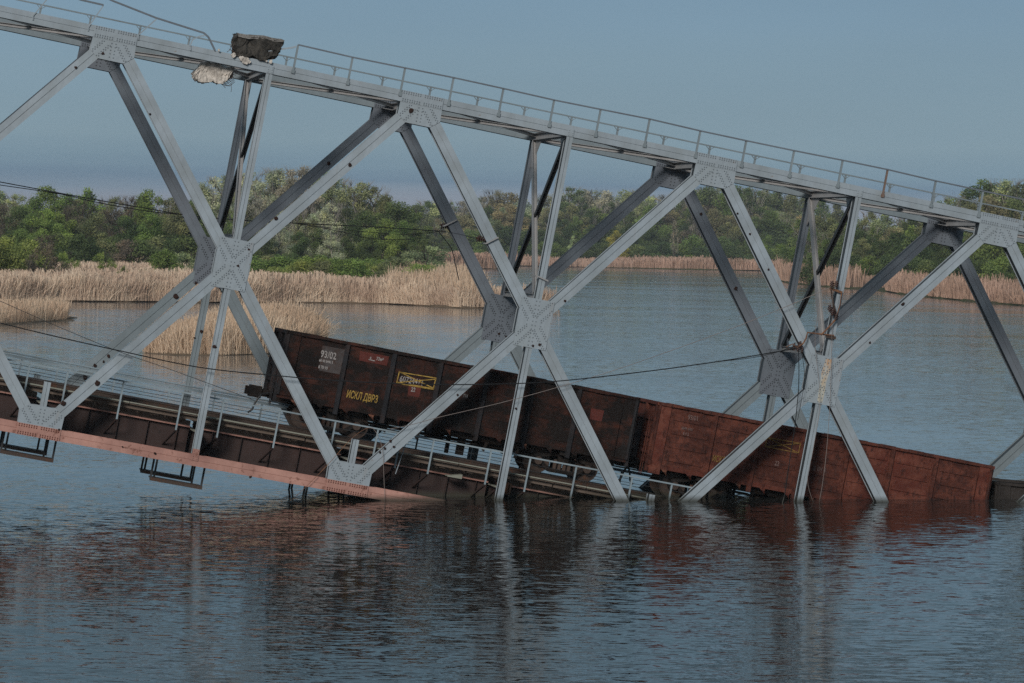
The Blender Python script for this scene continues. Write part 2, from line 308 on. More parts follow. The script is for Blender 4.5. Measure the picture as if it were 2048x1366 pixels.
# ------------------------------------------------------------------ setting: river bed, land, water
def plate(name, pts, z, mat, skirt=2.5, drop=-0.9, label=None):
    pts = [np.array(p, float) for p in pts]
    area = sum(pts[i][0] * pts[(i + 1) % len(pts)][1] - pts[(i + 1) % len(pts)][0] * pts[i][1] for i in range(len(pts)))
    if area < 0: pts = pts[::-1]
    # refine and roughen the shore
    fine = []
    for i, p in enumerate(pts):
        q = pts[(i + 1) % len(pts)]; ln = np.linalg.norm(q - p); n = max(1, int(min(ln, 400) / 4))
        nrm = np.array([q[1] - p[1], p[0] - q[0]]) / max(ln, 1e-6)
        for k in range(n):
            t = k / n; fine.append(p + (q - p) * t + nrm * (random.uniform(-0.8, 0.8) if ln < 900 else 0))
    n = len(fine); outer = []
    for i, p in enumerate(fine):
        d = fine[(i + 1) % n] - fine[i - 1]; d /= max(1e-6, np.linalg.norm(d)); outer.append(p + np.array([d[1], -d[0]]) * skirt)
    vs = [(p[0], p[1], z) for p in fine] + [(p[0], p[1], drop) for p in outer]
    fs = [tuple(range(n))] + [(i, i + n, (i + 1) % n + n, (i + 1) % n) for i in range(n)]
    me = bpy.data.meshes.new(name); me.from_pydata(vs, [], fs); me.update()
    o = link(name, me, mat); tag(o, label, kind='structure'); return o
mb = MB(); mb.add([(-15000, -500, -3), (15000, -500, -3), (15000, 25000, -3), (-15000, 25000, -3)], [(0, 1, 2, 3)])
tag(link('riverbed', mb.mesh('riverbed'), M['riverbed']), 'mud bed of the river under the water', kind='structure')
mb = MB(); mb.add([(-6000, -300, 0), (6000, -300, 0), (6000, 6000, 0), (-6000, 6000, 0)], [(0, 1, 2, 3)])
tag(link('water', mb.mesh('water'), M['water']), 'rippled grey blue river', kind='structure')

LEFT_SHORE = [gnd(-260, 600), gnd(-100, 601), gnd(0, 603), gnd(120, 603), gnd(200, 604), gnd(300, 604.5), gnd(400, 606), gnd(520, 606), gnd(600, 606), gnd(700, 607), gnd(780, 609), gnd(860, 613), gnd(925, 617), gnd(962, 617), gnd(972, 606), gnd(955, 592), gnd(930, 575), gnd(895, 562), gnd(860, 553), gnd(838, 547)]
L1 = LEFT_SHORE + [gnd(790, 541), far(800, 1000), far(880, 1090), far(985, 1110), far(1000, 1180), far(900, 1300), far(850, 1700), far(700, 4000), (-3000, 4500), (-3000, 430)]
L3 = [far(820, 1650), far(985, 1600), far(1035, 1500), far(1085, 1370), gnd(1120, 534.5), gnd(1160, 534), gnd(1230, 536), gnd(1310, 538), gnd(1400, 540), gnd(1480, 541.5), gnd(1560, 543), far(1700, 1150), far(2300, 1150), (5000, 1400), (5000, 12000), (-9000, 12000), (-3000, 4500), far(700, 4000)]
RIGHT_SHORE = [gnd(1556, 551), gnd(1562, 562), gnd(1590, 568), gnd(1640, 573), gnd(1700, 578), gnd(1740, 580), gnd(1775, 583), gnd(1800, 588), gnd(1880, 597), gnd(1960, 605), gnd(2048, 612), gnd(2200, 625)]
L4 = RIGHT_SHORE + [(900, 520), (900, 1160), far(1620, 1160), far(1570, 1040)]
I1 = [gnd(-120, 655), gnd(0, 650), gnd(60, 645), gnd(132, 641), gnd(140, 636), gnd(95, 631), gnd(0, 629), gnd(-120, 628)]
I2 = [gnd(286, 706), gnd(350, 710), gnd(450, 711), gnd(540, 708), gnd(600, 703), gnd(640, 690), gnd(655, 682), gnd(610, 674), gnd(520, 670), gnd(430, 670), gnd(370, 678), gnd(310, 694)]
plate('left_bank', L1, 0.35, M['straw_soil'], label='reed covered left river bank')
plate('far_bank', L3, 0.5, M['wood_soil'], label='wooded far river bank')
plate('right_bank', L4, 0.45, M['wood_soil'], label='wooded right river bank')
plate('left_islet', I1, 0.1, M['straw_soil'], 1.0, -0.5, label='low islet at the left edge')
plate('reed_islet', I2, 0.1, M['straw_soil'], 1.0, -0.5, label='low islet under the golden reeds')

# ------------------------------------------------------------------ reeds
def inside(poly, x, y):
    c = False; n = len(poly); j = n - 1
    for i in range(n):
        xi, yi = poly[i]; xj, yj = poly[j]
        if (yi > y) != (yj > y) and x < (xj - xi) * (y - yi) / (yj - yi) + xi: c = not c
        j = i
    return c
def inside_np(poly, x, y):
    c = np.zeros(len(x), bool); n = len(poly); j = n - 1
    for i in range(n):
        xi, yi = poly[i]; xj, yj = poly[j]
        with np.errstate(divide='ignore', invalid='ignore'):
            t = ((yi > y) != (yj > y)) & (x < (xj - xi) * (y - yi) / ((yj - yi) if yj != yi else 1e-9) + xi)
        c ^= t; j = i
    return c
def blades(name, px, py, z0, hgt, width, mat, label, lean=0.12, messy=0.0, plume=0.35, kind='stuff'):
    """many thin bent reed stems with a plume on top, joined into one mesh"""
    n = len(px); a = RNG.uniform(0, 2 * PI, n); ln = RNG.normal(0, lean, n) + RNG.choice([0, 1], n, p=[1 - messy, messy]) * RNG.normal(0, 0.55, n)
    h = hgt * RNG.uniform(0.72, 1.08, n); dx = np.sin(ln) * h; topz = np.cos(ln) * h; w = width * RNG.uniform(0.6, 1.3, n) * 0.5
    dy = RNG.normal(0, 0.15, n) * h * 0.3
    co = np.zeros((n, 7, 3)); base = np.stack([px, py, np.full(n, z0)], 1)
    mid = base + np.stack([dx * 0.35, dy * 0.35, topz * 0.5], 1); top = base + np.stack([dx, dy, topz], 1)
    tip = top + np.stack([np.sign(dx + 1e-6) * plume * 0.6, dy * 0, np.full(n, plume * 0.2)], 1)
    wx = np.stack([w * np.cos(a * 0.25 - 0.4), w * np.sin(a * 0.25 - 0.4), 0 * w], 1)
    co[:, 0] = base - wx; co[:, 1] = base + wx; co[:, 2] = mid + wx; co[:, 3] = mid - wx; co[:, 4] = top + wx * 0.5; co[:, 5] = top - wx * 1.6; co[:, 6] = tip
    tone = RNG.uniform(0, 1, n)
    me = bpy.data.meshes.new(name)
    idx = np.arange(n)[:, None] * 7
    quads = np.concatenate([idx + np.array([0, 1, 2, 3]), idx + np.array([3, 2, 4, 5])], 0); tris = idx + np.array([5, 4, 6])
    loops = np.concatenate([quads.ravel(), tris.ravel()]); nq, nt_ = len(quads), len(tris)
    me.vertices.add(n * 7); me.vertices.foreach_set('co', co.ravel()); me.loops.add(len(loops)); me.loops.foreach_set('vertex_index', loops.astype(np.int32))
    me.polygons.add(nq + nt_); st = np.concatenate([np.arange(nq) * 4, nq * 4 + np.arange(nt_) * 3]); me.polygons.foreach_set('loop_start', st.astype(np.int32))
    me.update(calc_edges=True)
    at_ = me.attributes.new('tone', 'FLOAT', 'POINT'); at_.data.foreach_set('value', np.repeat(tone, 7).astype(np.float32))
    o = link(name, me, mat); tag(o, label, 'reeds', kind=kind); return o
def scatter(poly, n, clump=0.0):
    p = np.array(poly); lo, hi = p.min(0), p.max(0); xs, ys = [], []
    tot = 0
    while tot < n:
        x = RNG.uniform(lo[0], hi[0], n * 2); y = RNG.uniform(lo[1], hi[1], n * 2)
        if clump:
            keep = (np.sin(x * 0.37 + np.sin(y * 0.21) * 2) * np.sin(y * 0.29 + x * 0.11) * 0.5 + 0.5) > RNG.uniform(0, clump, len(x)); x, y = x[keep], y[keep]
        k = inside_np(poly, x, y); xs.append(x[k]); ys.append(y[k]); tot += k.sum()
    return np.concatenate(xs)[:n], np.concatenate(ys)[:n]
def along(shore, n, depth):
    """points in a strip landward of a shore polyline given left to right"""
    s = [np.array(p) for p in shore]; ls = np.array([np.linalg.norm(s[i + 1] - s[i]) for i in range(len(s) - 1)])
    i = RNG.choice(len(ls), n, p=ls / ls.sum()); t = RNG.uniform(0, 1, n)[:, None]; A = np.array(s)
    p = A[i] + (A[i + 1] - A[i]) * t; d = (A[i + 1] - A[i]) / ls[i][:, None]; nrm = np.stack([-d[:, 1], d[:, 0]], 1)
    p = p + nrm * (RNG.uniform(0, 1, n)[:, None] ** 1.4 * depth - 0.6); return p[:, 0], p[:, 1]
def hmod(x, y, base, amp=0.25, sc=0.12): return base * (1 + 0.13 * np.sin(x * 0.9 + np.sin(y * 0.5) * 2) * np.sin(x * 0.31 + 1)) * (1 + amp * np.sin(x * sc + 1.3 * np.sin(y * sc * 0.7)) * np.cos(y * sc * 0.6 + x * sc * 0.33))

x, y = scatter(I2, 30000); cx, cy = np.mean(np.array(I2), 0)
edge = np.clip(1.02 - (np.abs(x - cx - 0.8) / 8.6) ** 2.0, 0.22, 1.0) * RNG.uniform(0.7, 1.05, len(x))
blades('reeds', x, y, 0.05, hmod(x, y, 3.15, 0.12, 0.5) * edge, 0.032, M['reed_gold'], 'golden dry reeds on the small islet left of the dark wagon', 0.16, 0.25)
x, y = scatter(I1, 12000)
blades('reeds', x, y, 0.05, hmod(x, y, 1.9, 0.2, 0.4) * RNG.uniform(0.6, 1.1, len(x)), 0.04, M['reed_gold'], 'short golden reeds on the islet at the left edge', 0.12, 0.1)
x, y = along([p for p in LEFT_SHORE[:13]][0:14], 70000, 16)
blades('reeds', x, y, 0.2, hmod(x, y, 3.2, 0.16, 0.35) * RNG.uniform(0.5, 1.08, len(x)) * np.where(x > -34, 0.86, 1.0), 0.055, M['reed_pink'], 'russet reeds edging the left bank waterline', 0.16, 0.22)
TIP = LEFT_SHORE[10:] + [gnd(770, 560), gnd(770, 590)]
x, y = scatter(TIP, 46000)
blades('reeds', x, y, 0.2, hmod(x, y, 4.2, 0.12, 0.3) * RNG.uniform(0.7, 1.05, len(x)), 0.055, M['reed_gold'], 'pale gold reeds on the point where the left bank ends', 0.11, 0.08)
INNER = LEFT_SHORE[:12] + [gnd(840, 560), far(800, 495), far(500, 492), far(455, 560), far(420, 700), far(-120, 720)]
x, y = scatter(INNER, 85000)
blades('reeds', x, y, 0.3, hmod(x, y, 3.1, 0.22, 0.06), 0.11, M['reed_pink'], 'wide field of russet reeds behind the left waterline', 0.12, 0.05, 0.5)
L2S = [far(850, 1075), far(880, 1090), far(985, 1110), far(1000, 1130)]
x, y = along(L2S, 9000, 30)
blades('reeds', x, y, 0.3, hmod(x, y, 5.0, 0.15, 0.05), 0.16, M['reed_far'], 'pink brown reeds on the second point behind the bay', 0.1)
x, y = along([far(985, 1560), far(1035, 1480), far(1085, 1370), gnd(1120, 534.5)], 6000, 30)
blades('reeds', x, y, 0.3, hmod(x, y, 3.2, 0.2, 0.05), 0.16, M['reed_far'], 'thin reed strip where the far bank begins', 0.1)
x, y = along([gnd(1120, 534.5), gnd(1160, 534), gnd(1230, 536), gnd(1310, 538), gnd(1400, 540), gnd(1480, 541.5), gnd(1570, 543.5)], 30000, 34)
blades('reeds', x, y, 0.4, hmod(x, y, 3.9, 0.45, 0.045) * RNG.uniform(0.5, 1.1, len(x)), 0.15, M['reed_far'], 'pink reed belt along the foot of the far wood', 0.1)
x, y = along(RIGHT_SHORE[:5], 16000, 26)
blades('reeds', x, y, 0.3, hmod(x, y, 3.6, 0.3, 0.09) * np.where(x < far(1640, 860)[0], 1.35, 0.7), 0.11, M['reed_far'], 'pink reed clump on the headland behind the second upright pair', 0.1)
x, y = along(RIGHT_SHORE[6:], 30000, 22)
blades('reeds', x, y, 0.3, hmod(x, y, 3.2, 0.4, 0.12) * RNG.uniform(0.5, 1.1, len(x)), 0.09, M['reed_far'], 'pink brown reeds at the foot of the right bank wood', 0.12, 0.06)

# ------------------------------------------------------------------ trees
def leaf_mesh(name, blobs, n, size, seed, hollow=0.55, vertical=0.0, flat=0.7):
    """leaf clumps: small bent faces spread through overlapping lumps of the crown"""
    g = np.random.default_rng(seed); B = np.array(blobs); vol = B[:, 3] * B[:, 4]; i = g.choice(len(B), n, p=vol / vol.sum())
    d = g.normal(0, 1, (n, 3)); d /= np.linalg.norm(d, axis=1)[:, None]; rr = g.uniform(hollow, 1.0, n) ** 0.8 * (1 + 0.20 * g.normal(0, 1, n))
    p = B[i, :3] + d * rr[:, None] * np.stack([B[i, 3], B[i, 3], B[i, 4]], 1)
    a = g.normal(0, 1, (n, 3)); a[:, 2] *= flat; a /= np.linalg.norm(a, axis=1)[:, None]
    if vertical: a[:, 2] += vertical; a /= np.linalg.norm(a, axis=1)[:, None]
    b = np.cross(a, d + 0.6 * g.normal(0, 1, (n, 3))); b /= np.maximum(1e-6, np.linalg.norm(b, axis=1))[:, None]
    s = size * g.uniform(0.5, 1.4, n)[:, None]
    co = np.stack([p - a * s, p + b * s * 0.55, p + a * s, p - b * s * 0.55], 1)
    tone = np.clip(g.uniform(0, 1, len(B))[i] * 0.7 + g.uniform(0, 0.3, n), 0, 1)
    me = bpy.data.meshes.new(name); me.vertices.add(n * 4); me.vertices.foreach_set('co', co.ravel()); me.loops.add(n * 4); me.loops.foreach_set('vertex_index', np.arange(n * 4, dtype=np.int32))
    me.polygons.add(n); me.polygons.foreach_set('loop_start', (np.arange(n) * 4).astype(np.int32)); me.update(calc_edges=True)
    t = me.attributes.new('tone', 'FLOAT', 'POINT'); t.data.foreach_set('value', np.repeat(tone, 4).astype(np.float32)); me.materials.append(M['leaf']); return me
def limb_mesh(name, seed, spread, crown_lo, n_limb, r0, twigs=0):
    g = random.Random(seed); m = MB()
    bend = [(g.uniform(-0.02, 0.02) * k, g.uniform(-0.02, 0.02) * k, k / 5 * 0.93) for k in range(6)]
    m.tube([(bx, by, z) for bx, by, z in bend], r0, 6, r0 * 0.18)
    for i in range(7):
        a = g.uniform(0, 2 * PI); q = spread * g.uniform(0, 0.55); m.tube([(math.cos(a) * q * .5, math.sin(a) * q * .5, 0.6), (math.cos(a) * q, math.sin(a) * q, g.uniform(0.93, 1.04))], r0 * 0.14, 3, r0 * 0.03)
    for i in range(n_limb):
        z = g.uniform(crown_lo * 0.8, 0.8); a = g.uniform(0, 2 * PI); k = min(5, int(z / 0.93 * 5)); bx, by = bend[k][0], bend[k][1]
        l = spread * g.uniform(0.45, 0.85) * (1.15 - z * 0.9); up = g.uniform(0.14, 0.28)
        p = [(bx, by, z), (bx + math.cos(a) * l * 0.5, by + math.sin(a) * l * 0.5, z + up * 0.6), (bx + math.cos(a) * l * 0.85, by + math.sin(a) * l * 0.85, min(0.93, z + up * 1.2))]
        m.tube(p, r0 * 0.42, 4, r0 * 0.08)
        for j in range(twigs):
            q = p[1 if j % 2 else 2]; a2 = a + g.uniform(-1.4, 1.4); l2 = spread * g.uniform(0.06, 0.2)
            m.tube([q, (q[0] + math.cos(a2) * l2, q[1] + math.sin(a2) * l2, min(1.0, q[2] + g.uniform(0.06, 0.14)))], r0 * 0.14, 3, r0 * 0.03)
    me = m.mesh(name, True); return me
# unit-height tree kinds
def lumps(seed, n, spread, lo, hi, r, top=0.8, squash=0.85):
    g = random.Random(seed); out = []
    for i in range(n):
        z = lo + (hi - lo) * (i + g.random()) / n; t = (z - lo) / (hi - lo); env = spread * (math.sin(PI * min(1, (t * 0.82 + 0.16))) ** 0.7) * (1 - (1 - top) * t)
        a = g.uniform(0, 2 * PI); q = env * math.sqrt(g.random()) * 0.92; rr = r * g.uniform(0.65, 1.25) * (1.1 - 0.45 * t)
        out.append((math.cos(a) * q, math.sin(a) * q, min(z, 1 - rr * squash), rr, rr * squash))
    return out
KIND = {}
def kind(key, n_var, f_l, n_leaf, size, limb, bark, **kw):
    KIND[key] = []
    for k in range(n_var):
        sd = hash_(key) + k * 17
        KIND[key].append((leaf_mesh(key + '_crown', f_l(sd), n_leaf, size, sd, **kw), limb_mesh(key + '_trunk', sd, *limb), bark))
def hash_(s): return sum(ord(c) * (i + 3) for i, c in enumerate(s)) % 997
kind('leafy', 5, lambda s: lumps(s, 26, 0.34, 0.24, 0.95, 0.125), 13000, 0.0115, (0.34, 0.22, 8, 0.016), 'bark')
kind('airy', 5, lambda s: lumps(s, 34, 0.36, 0.26, 0.97, 0.085), 9500, 0.0090, (0.36, 0.2, 20, 0.015, 9), 'bark_pale', hollow=0.2, vertical=0.5)
kind('bare', 4, lambda s: lumps(s, 34, 0.3, 0.3, 0.97, 0.09), 6500, 0.0065, (0.33, 0.2, 26, 0.014, 12), 'bark', hollow=0.1, vertical=0.9)
kind('column', 3, lambda s: lumps(s, 26, 0.17, 0.12, 0.97, 0.085, 0.45), 8500, 0.0095, (0.16, 0.15, 12, 0.016, 4), 'bark', vertical=0.5)
kind('bush', 5, lambda s: lumps(s, 22, 0.62, 0.16, 0.9, 0.24, 0.8, 0.8), 9000, 0.023, (0.6, 0.05, 9, 0.02), 'bark')
kind('shrub', 3, lambda s: lumps(s, 20, 0.6, 0.3, 0.95, 0.16, 0.9), 5000, 0.017, (0.6, 0.1, 16, 0.02, 8), 'bark', hollow=0.2, vertical=0.6)

GREEN = (0.155, 0.21, 0.065); BRIGHT = (0.195, 0.260, 0.075); OLIVE = (0.180, 0.190, 0.095); DARK = (0.080, 0.112, 0.048); PALE = (0.31, 0.345, 0.185)
SILVER = (0.43, 0.45, 0.31); TAN = (0.27, 0.235, 0.13); BROWN = (0.17, 0.135, 0.105); LIME = (0.25, 0.29, 0.09); YELLOW = (0.36, 0.33, 0.08); MID = (0.115, 0.150, 0.060); BEIGE = (0.36, 0.33, 0.26)
CNAME = {LIME: 'lime green', GREEN: 'mid green', BRIGHT: 'bright green', OLIVE: 'olive green', DARK: 'dark green', PALE: 'pale green', SILVER: 'silvery', TAN: 'tan brown', BROWN: 'brown', YELLOW: 'yellow', MID: 'deep green', BEIGE: 'beige'}
PLANTS = []
def plant(x, top, dist, key, colr, widen=1.0, zone='', bush=False, name=None, z0=0.4, label=None):
    X, Y = far(x, dist); ztop = CAM_H + (horizon(x) - top) * dist / F_PX; h = max(1.2, ztop - z0)
    PLANTS.append(dict(x=x, X=X, Y=Y, h=h, key=key, col=colr, widen=widen, zone=zone, z0=z0, label=label, name=name or ('shrub' if key in ('bush', 'shrub') else 'tree')))
g = random.Random(11)
def row(xs, tops, dist, keys, cols, zone, jit=6, widen=1.0, z0=0.4):
    for x, t in zip(xs, tops):
        plant(x + g.uniform(-4, 4), t + g.uniform(-jit, jit), dist * g.uniform(0.985, 1.015), g.choice(keys), g.choice(cols), widen * g.uniform(0.9, 1.2), zone, z0=z0)
def span(x0, x1, step, skyline):
    xs = []; x = x0
    while x <= x1: xs.append(x); x += step * g.uniform(0.85, 1.15)
    px = [p[0] for p in skyline]; py = [p[1] for p in skyline]; return xs, [float(np.interp(q, px, py)) for q in xs]
# left wood: back row, middle row, bushes at its foot
Z = 'left wood'
for a in [(-40, 384, 'leafy', MID), (-5, 380, 'leafy', PALE), (28, 386, 'airy', PALE), (66, 392, 'leafy', GREEN), (93, 371, 'leafy', BRIGHT), (124, 386, 'leafy', GREEN), (150, 396, 'bare', BROWN), (174, 374, 'leafy', BRIGHT), (206, 398, 'bare', BROWN),
          (230, 391, 'airy', OLIVE), (252, 390, 'bare', BROWN), (276, 386, 'leafy', GREEN), (300, 378, 'leafy', BRIGHT), (330, 394, 'airy', OLIVE), (352, 390, 'leafy', OLIVE), (382, 398, 'leafy', GREEN), (408, 410, 'leafy', MID)]:
    plant(a[0], a[1], 720 * g.uniform(0.98, 1.03), a[2], a[3], g.uniform(0.95, 1.2), Z)
for a in [(-30, 415, 'bare', BROWN), (5, 405, 'bare', BROWN), (38, 412, 'leafy', MID), (62, 425, 'leafy', GREEN), (88, 418, 'leafy', BRIGHT), (116, 424, 'leafy', GREEN), (138, 408, 'bare', BROWN), (160, 432, 'leafy', MID), (186, 425, 'leafy', OLIVE), (206, 418, 'bare', BROWN), (228, 420, 'bare', BROWN),
          (250, 432, 'leafy', DARK), (272, 416, 'leafy', GREEN), (300, 425, 'leafy', GREEN), (322, 432, 'leafy', MID), (348, 420, 'leafy', OLIVE), (372, 428, 'leafy', DARK), (398, 440, 'leafy', MID)]:
    plant(a[0], a[1], 675 * g.uniform(0.98, 1.02), a[2], a[3], g.uniform(1.0, 1.25), Z)
for a in [(-20, 472, 'bush', LIME, 500), (14, 470, 'bush', LIME, 505), (52, 476, 'bush', LIME, 510), (90, 470, 'shrub', BROWN, 640), (112, 462, 'bush', MID, 640), (140, 470, 'bush', GREEN, 640), (158, 464, 'bush', DARK, 620), (196, 478, 'bush', OLIVE, 640),
          (226, 470, 'bush', MID, 650), (252, 476, 'bush', BROWN, 640), (278, 478, 'bush', MID, 640), (306, 470, 'bush', OLIVE, 645), (340, 474, 'bush', DARK, 645), (372, 470, 'bush', MID, 640), (400, 478, 'bush', DARK, 645)]:
    plant(a[0], a[1], a[4], a[2], a[3], g.uniform(0.95, 1.2), Z)
plant(88, 484, 482, 'shrub', BROWN, 0.8, label='bare brown shrub standing alone in the left reed field')
plant(322, 499, 482, 'bush', GREEN, 0.85, label='rounded green bush with dark stems in front of the reeds by the first crossing')
plant(372, 503, 500, 'shrub', PALE, 1.2, label='pale green loose shrub just left of the dark gusset plate')
plant(206, 503, 520, 'shrub', LIME, 0.7, label='small olive sapling in the reed field below the left wood')
plant(130, 502, 520, 'shrub', BRIGHT, 0.7, label='thin green sapling low in the left reed field')
plant(243, 530, 470, 'shrub', LIME, 0.45, label='tiny bright sapling among the russet reeds')
# silver willows in the middle
Z = 'willow stand'
for a in [(428, 352, 'airy', SILVER), (462, 342, 'airy', PALE), (498, 338, 'airy', SILVER), (536, 334, 'airy', SILVER), (572, 336, 'airy', BEIGE), (606, 330, 'airy', BEIGE), (640, 338, 'airy', SILVER), (672, 352, 'airy', PALE), (708, 358, 'airy', PALE), (738, 370, 'airy', OLIVE), (764, 388, 'leafy', OLIVE), (792, 402, 'leafy', MID), (818, 412, 'leafy', GREEN)]:
    plant(a[0], a[1], 740 * g.uniform(0.98, 1.03), a[2], a[3], g.uniform(1.0, 1.25), Z)
for a in [(440, 408, 'airy', GREEN), (478, 400, 'airy', OLIVE), (516, 396, 'airy', BEIGE), (552, 402, 'airy', SILVER), (590, 400, 'airy', OLIVE), (626, 420, 'airy', SILVER), (655, 404, 'airy', SILVER), (690, 412, 'airy', OLIVE), (722, 420, 'leafy', MID), (752, 424, 'leafy', MID), (800, 440, 'leafy', GREEN), (824, 446, 'leafy', MID)]:
    plant(a[0], a[1], 700 * g.uniform(0.98, 1.02), a[2], a[3], g.uniform(1.0, 1.2), Z)
for a in [(428, 450, 'leafy', DARK), (455, 452, 'leafy', MID), (490, 458, 'leafy', MID), (528, 455, 'leafy', DARK), (560, 450, 'airy', SILVER), (596, 462, 'leafy', DARK), (630, 455, 'leafy', MID), (664, 452, 'airy', SILVER), (700, 465, 'leafy', DARK), (735, 470, 'leafy', DARK), (765, 435, 'leafy', BRIGHT), (808, 470, 'leafy', MID)]:
    plant(a[0], a[1], 665 * g.uniform(0.99, 1.02), a[2], a[3], g.uniform(0.95, 1.15), Z)
for a in [(540, 508, 'bush', OLIVE), (575, 520, 'bush', YELLOW), (600, 524, 'bush', BRIGHT), (634, 508, 'bush', GREEN), (664, 514, 'bush', GREEN), (700, 516, 'bush', MID), (735, 515, 'bush', GREEN), (760, 518, 'bush', BRIGHT), (806, 502, 'shrub', PALE), (832, 500, 'shrub', PALE), (852, 490, 'shrub', PALE)]:
    plant(a[0], a[1], 620 * g.uniform(0.99, 1.02), a[2], a[3], g.uniform(1.1, 1.4), Z)
for q in range(26):
    plant(488 + q * 14.5, g.uniform(508, 536), g.choice([520, 545, 570]), 'bush', g.choice([GREEN, OLIVE, LIME, BRIGHT, LIME]), g.uniform(1.0, 1.7), Z)
# distant wood between the willows and the right bank
Z = 'far wood'
sky_far = [(820, 405), (850, 400), (900, 398), (940, 392), (985, 380), (1010, 384), (1050, 392), (1100, 388), (1140, 374), (1180, 382), (1220, 380), (1260, 378), (1300, 392), (1340, 394), (1380, 380), (1420, 376), (1470, 374), (1520, 380), (1560, 388), (1620, 396)]
xs, ts = span(825, 1640, 24, sky_far); row(xs, ts, 1520, ['leafy', 'leafy', 'airy', 'bare'], [OLIVE, PALE, MID, GREEN, TAN, SILVER, BEIGE], Z, 5, 1.15)
xs, ts = span(838, 1600, 25, [(a, b + 28) for a, b in sky_far]); row(xs, ts, 1450, ['leafy', 'leafy', 'airy'], [OLIVE, MID, GREEN, TAN, DARK, PALE, BROWN], Z, 8, 1.15)
xs, ts = span(880, 1580, 27, [(a, b + 62) for a, b in sky_far]); row(xs, ts, 1390, ['leafy', 'leafy', 'bush'], [MID, DARK, DARK, GREEN, OLIVE], Z, 9, 0.95)
xs, ts = span(1010, 1570, 26, [(1010, 488), (1200, 486), (1570, 490)]); row(xs, ts, 1350, ['bush', 'bush'], [DARK, MID, DARK, GREEN], Z, 6, 1.3)
plant(1226, 460, 1335, 'leafy', YELLOW, 1.2, label='round yellow willow at the foot of the far wood')
plant(1142, 470, 1330, 'column', PALE, 1.1, label='narrow pale green tree at the foot of the far wood')
plant(1345, 436, 1325, 'bare', BEIGE, 0.35, label='thin white stemmed birch against the dark far wood')
# right hand part of the far wood, tall poplars behind the headland
Z = 'poplar wood'
for a in [(1385, 378), (1412, 372), (1440, 382), (1468, 370), (1494, 372), (1520, 378), (1548, 376), (1576, 384), (1604, 388), (1636, 396), (1668, 402)]:
    plant(a[0], a[1], 1440 * g.uniform(0.98, 1.03), g.choice(['column', 'leafy', 'airy']), g.choice([OLIVE, OLIVE, GREEN, MID]), g.uniform(1.0, 1.25), Z)
for a in [(1392, 420), (1424, 416), (1450, 430), (1478, 418), (1508, 424), (1536, 420), (1566, 426), (1596, 430)]:
    plant(a[0], a[1], 1390, g.choice(['leafy', 'airy']), g.choice([TAN, OLIVE, MID, GREEN, BROWN]), g.uniform(1.0, 1.2), Z)
for a in [(1380, 468), (1410, 475), (1440, 470), (1470, 478), (1500, 474), (1530, 470), (1560, 476), (1588, 470)]:
    plant(a[0], a[1], 1350, g.choice(['leafy', 'bush']), g.choice([DARK, MID, GREEN, DARK, BRIGHT]), g.uniform(0.8, 1.1), Z)
# right bank
Z = 'right bank wood'
sky_r = [(1600, 436), (1640, 432), (1700, 424), (1760, 420), (1820, 414), (1860, 402), (1890, 392), (1930, 374), (1962, 358), (1990, 366), (2020, 360), (2060, 350), (2120, 352)]
xs, ts = span(1600, 2110, 32, sky_r); row(xs, ts, 905, ['leafy', 'leafy', 'airy'], [OLIVE, GREEN, MID, TAN, PALE], Z, 5, 1.1)
xs, ts = span(1622, 2110, 33, [(a, b + 34) for a, b in sky_r]); row(xs, ts, 850, ['leafy', 'leafy', 'airy'], [MID, GREEN, OLIVE, BRIGHT, TAN], Z, 8, 1.1)
xs, ts = span(1650, 2110, 34, [(1650, 478), (1750, 472), (1850, 462), (2100, 450)]); row(xs, ts, 800, ['leafy', 'bush'], [MID, DARK, GREEN, OLIVE], Z, 8, 0.85)
xs, ts = span(1640, 2110, 36, [(1640, 500), (1750, 510), (1850, 512), (1950, 515), (2100, 512)])
for x_, t_ in zip(xs, ts): plant(x_, t_ + g.uniform(-6, 6), float(np.interp(x_, [1640, 1780, 1850, 2110], [800, 770, 710, 640])), 'bush', g.choice([DARK, MID, GREEN, DARK]), g.uniform(0.9, 1.2), Z)

ORD = ['first', 'second', 'third', 'fourth', 'fifth', 'sixth', 'seventh', 'eighth', 'ninth', 'tenth', 'eleventh', 'twelfth', 'thirteenth', 'fourteenth', 'fifteenth', 'sixteenth', 'seventeenth', 'eighteenth', 'nineteenth', 'twentieth']
SHAPE = {'leafy': 'round tree', 'airy': 'feathery tree', 'bare': 'twiggy tree', 'column': 'narrow tree', 'bush': 'dense bush', 'shrub': 'loose shrub'}
seen = {}
order = sorted([p for p in PLANTS if not p['label']], key=lambda p: p['x'])
for p in order:
    k = (p['zone'], p['key'], p['col']); seen.setdefault(k, []).append(p)
for (zone, key, colr), ps in seen.items():
    for i, p in enumerate(ps):
        nm = CNAME[colr]; sh = SHAPE[key]
        if key == 'bare' and 'bare' in nm: nm = nm
        pos = 'the only one in the ' + zone if len(ps) == 1 else '%s of its kind from left in the %s' % (ORD[min(i, 19)], zone)
        p['label'] = '%s %s, %s' % (nm, sh, pos)
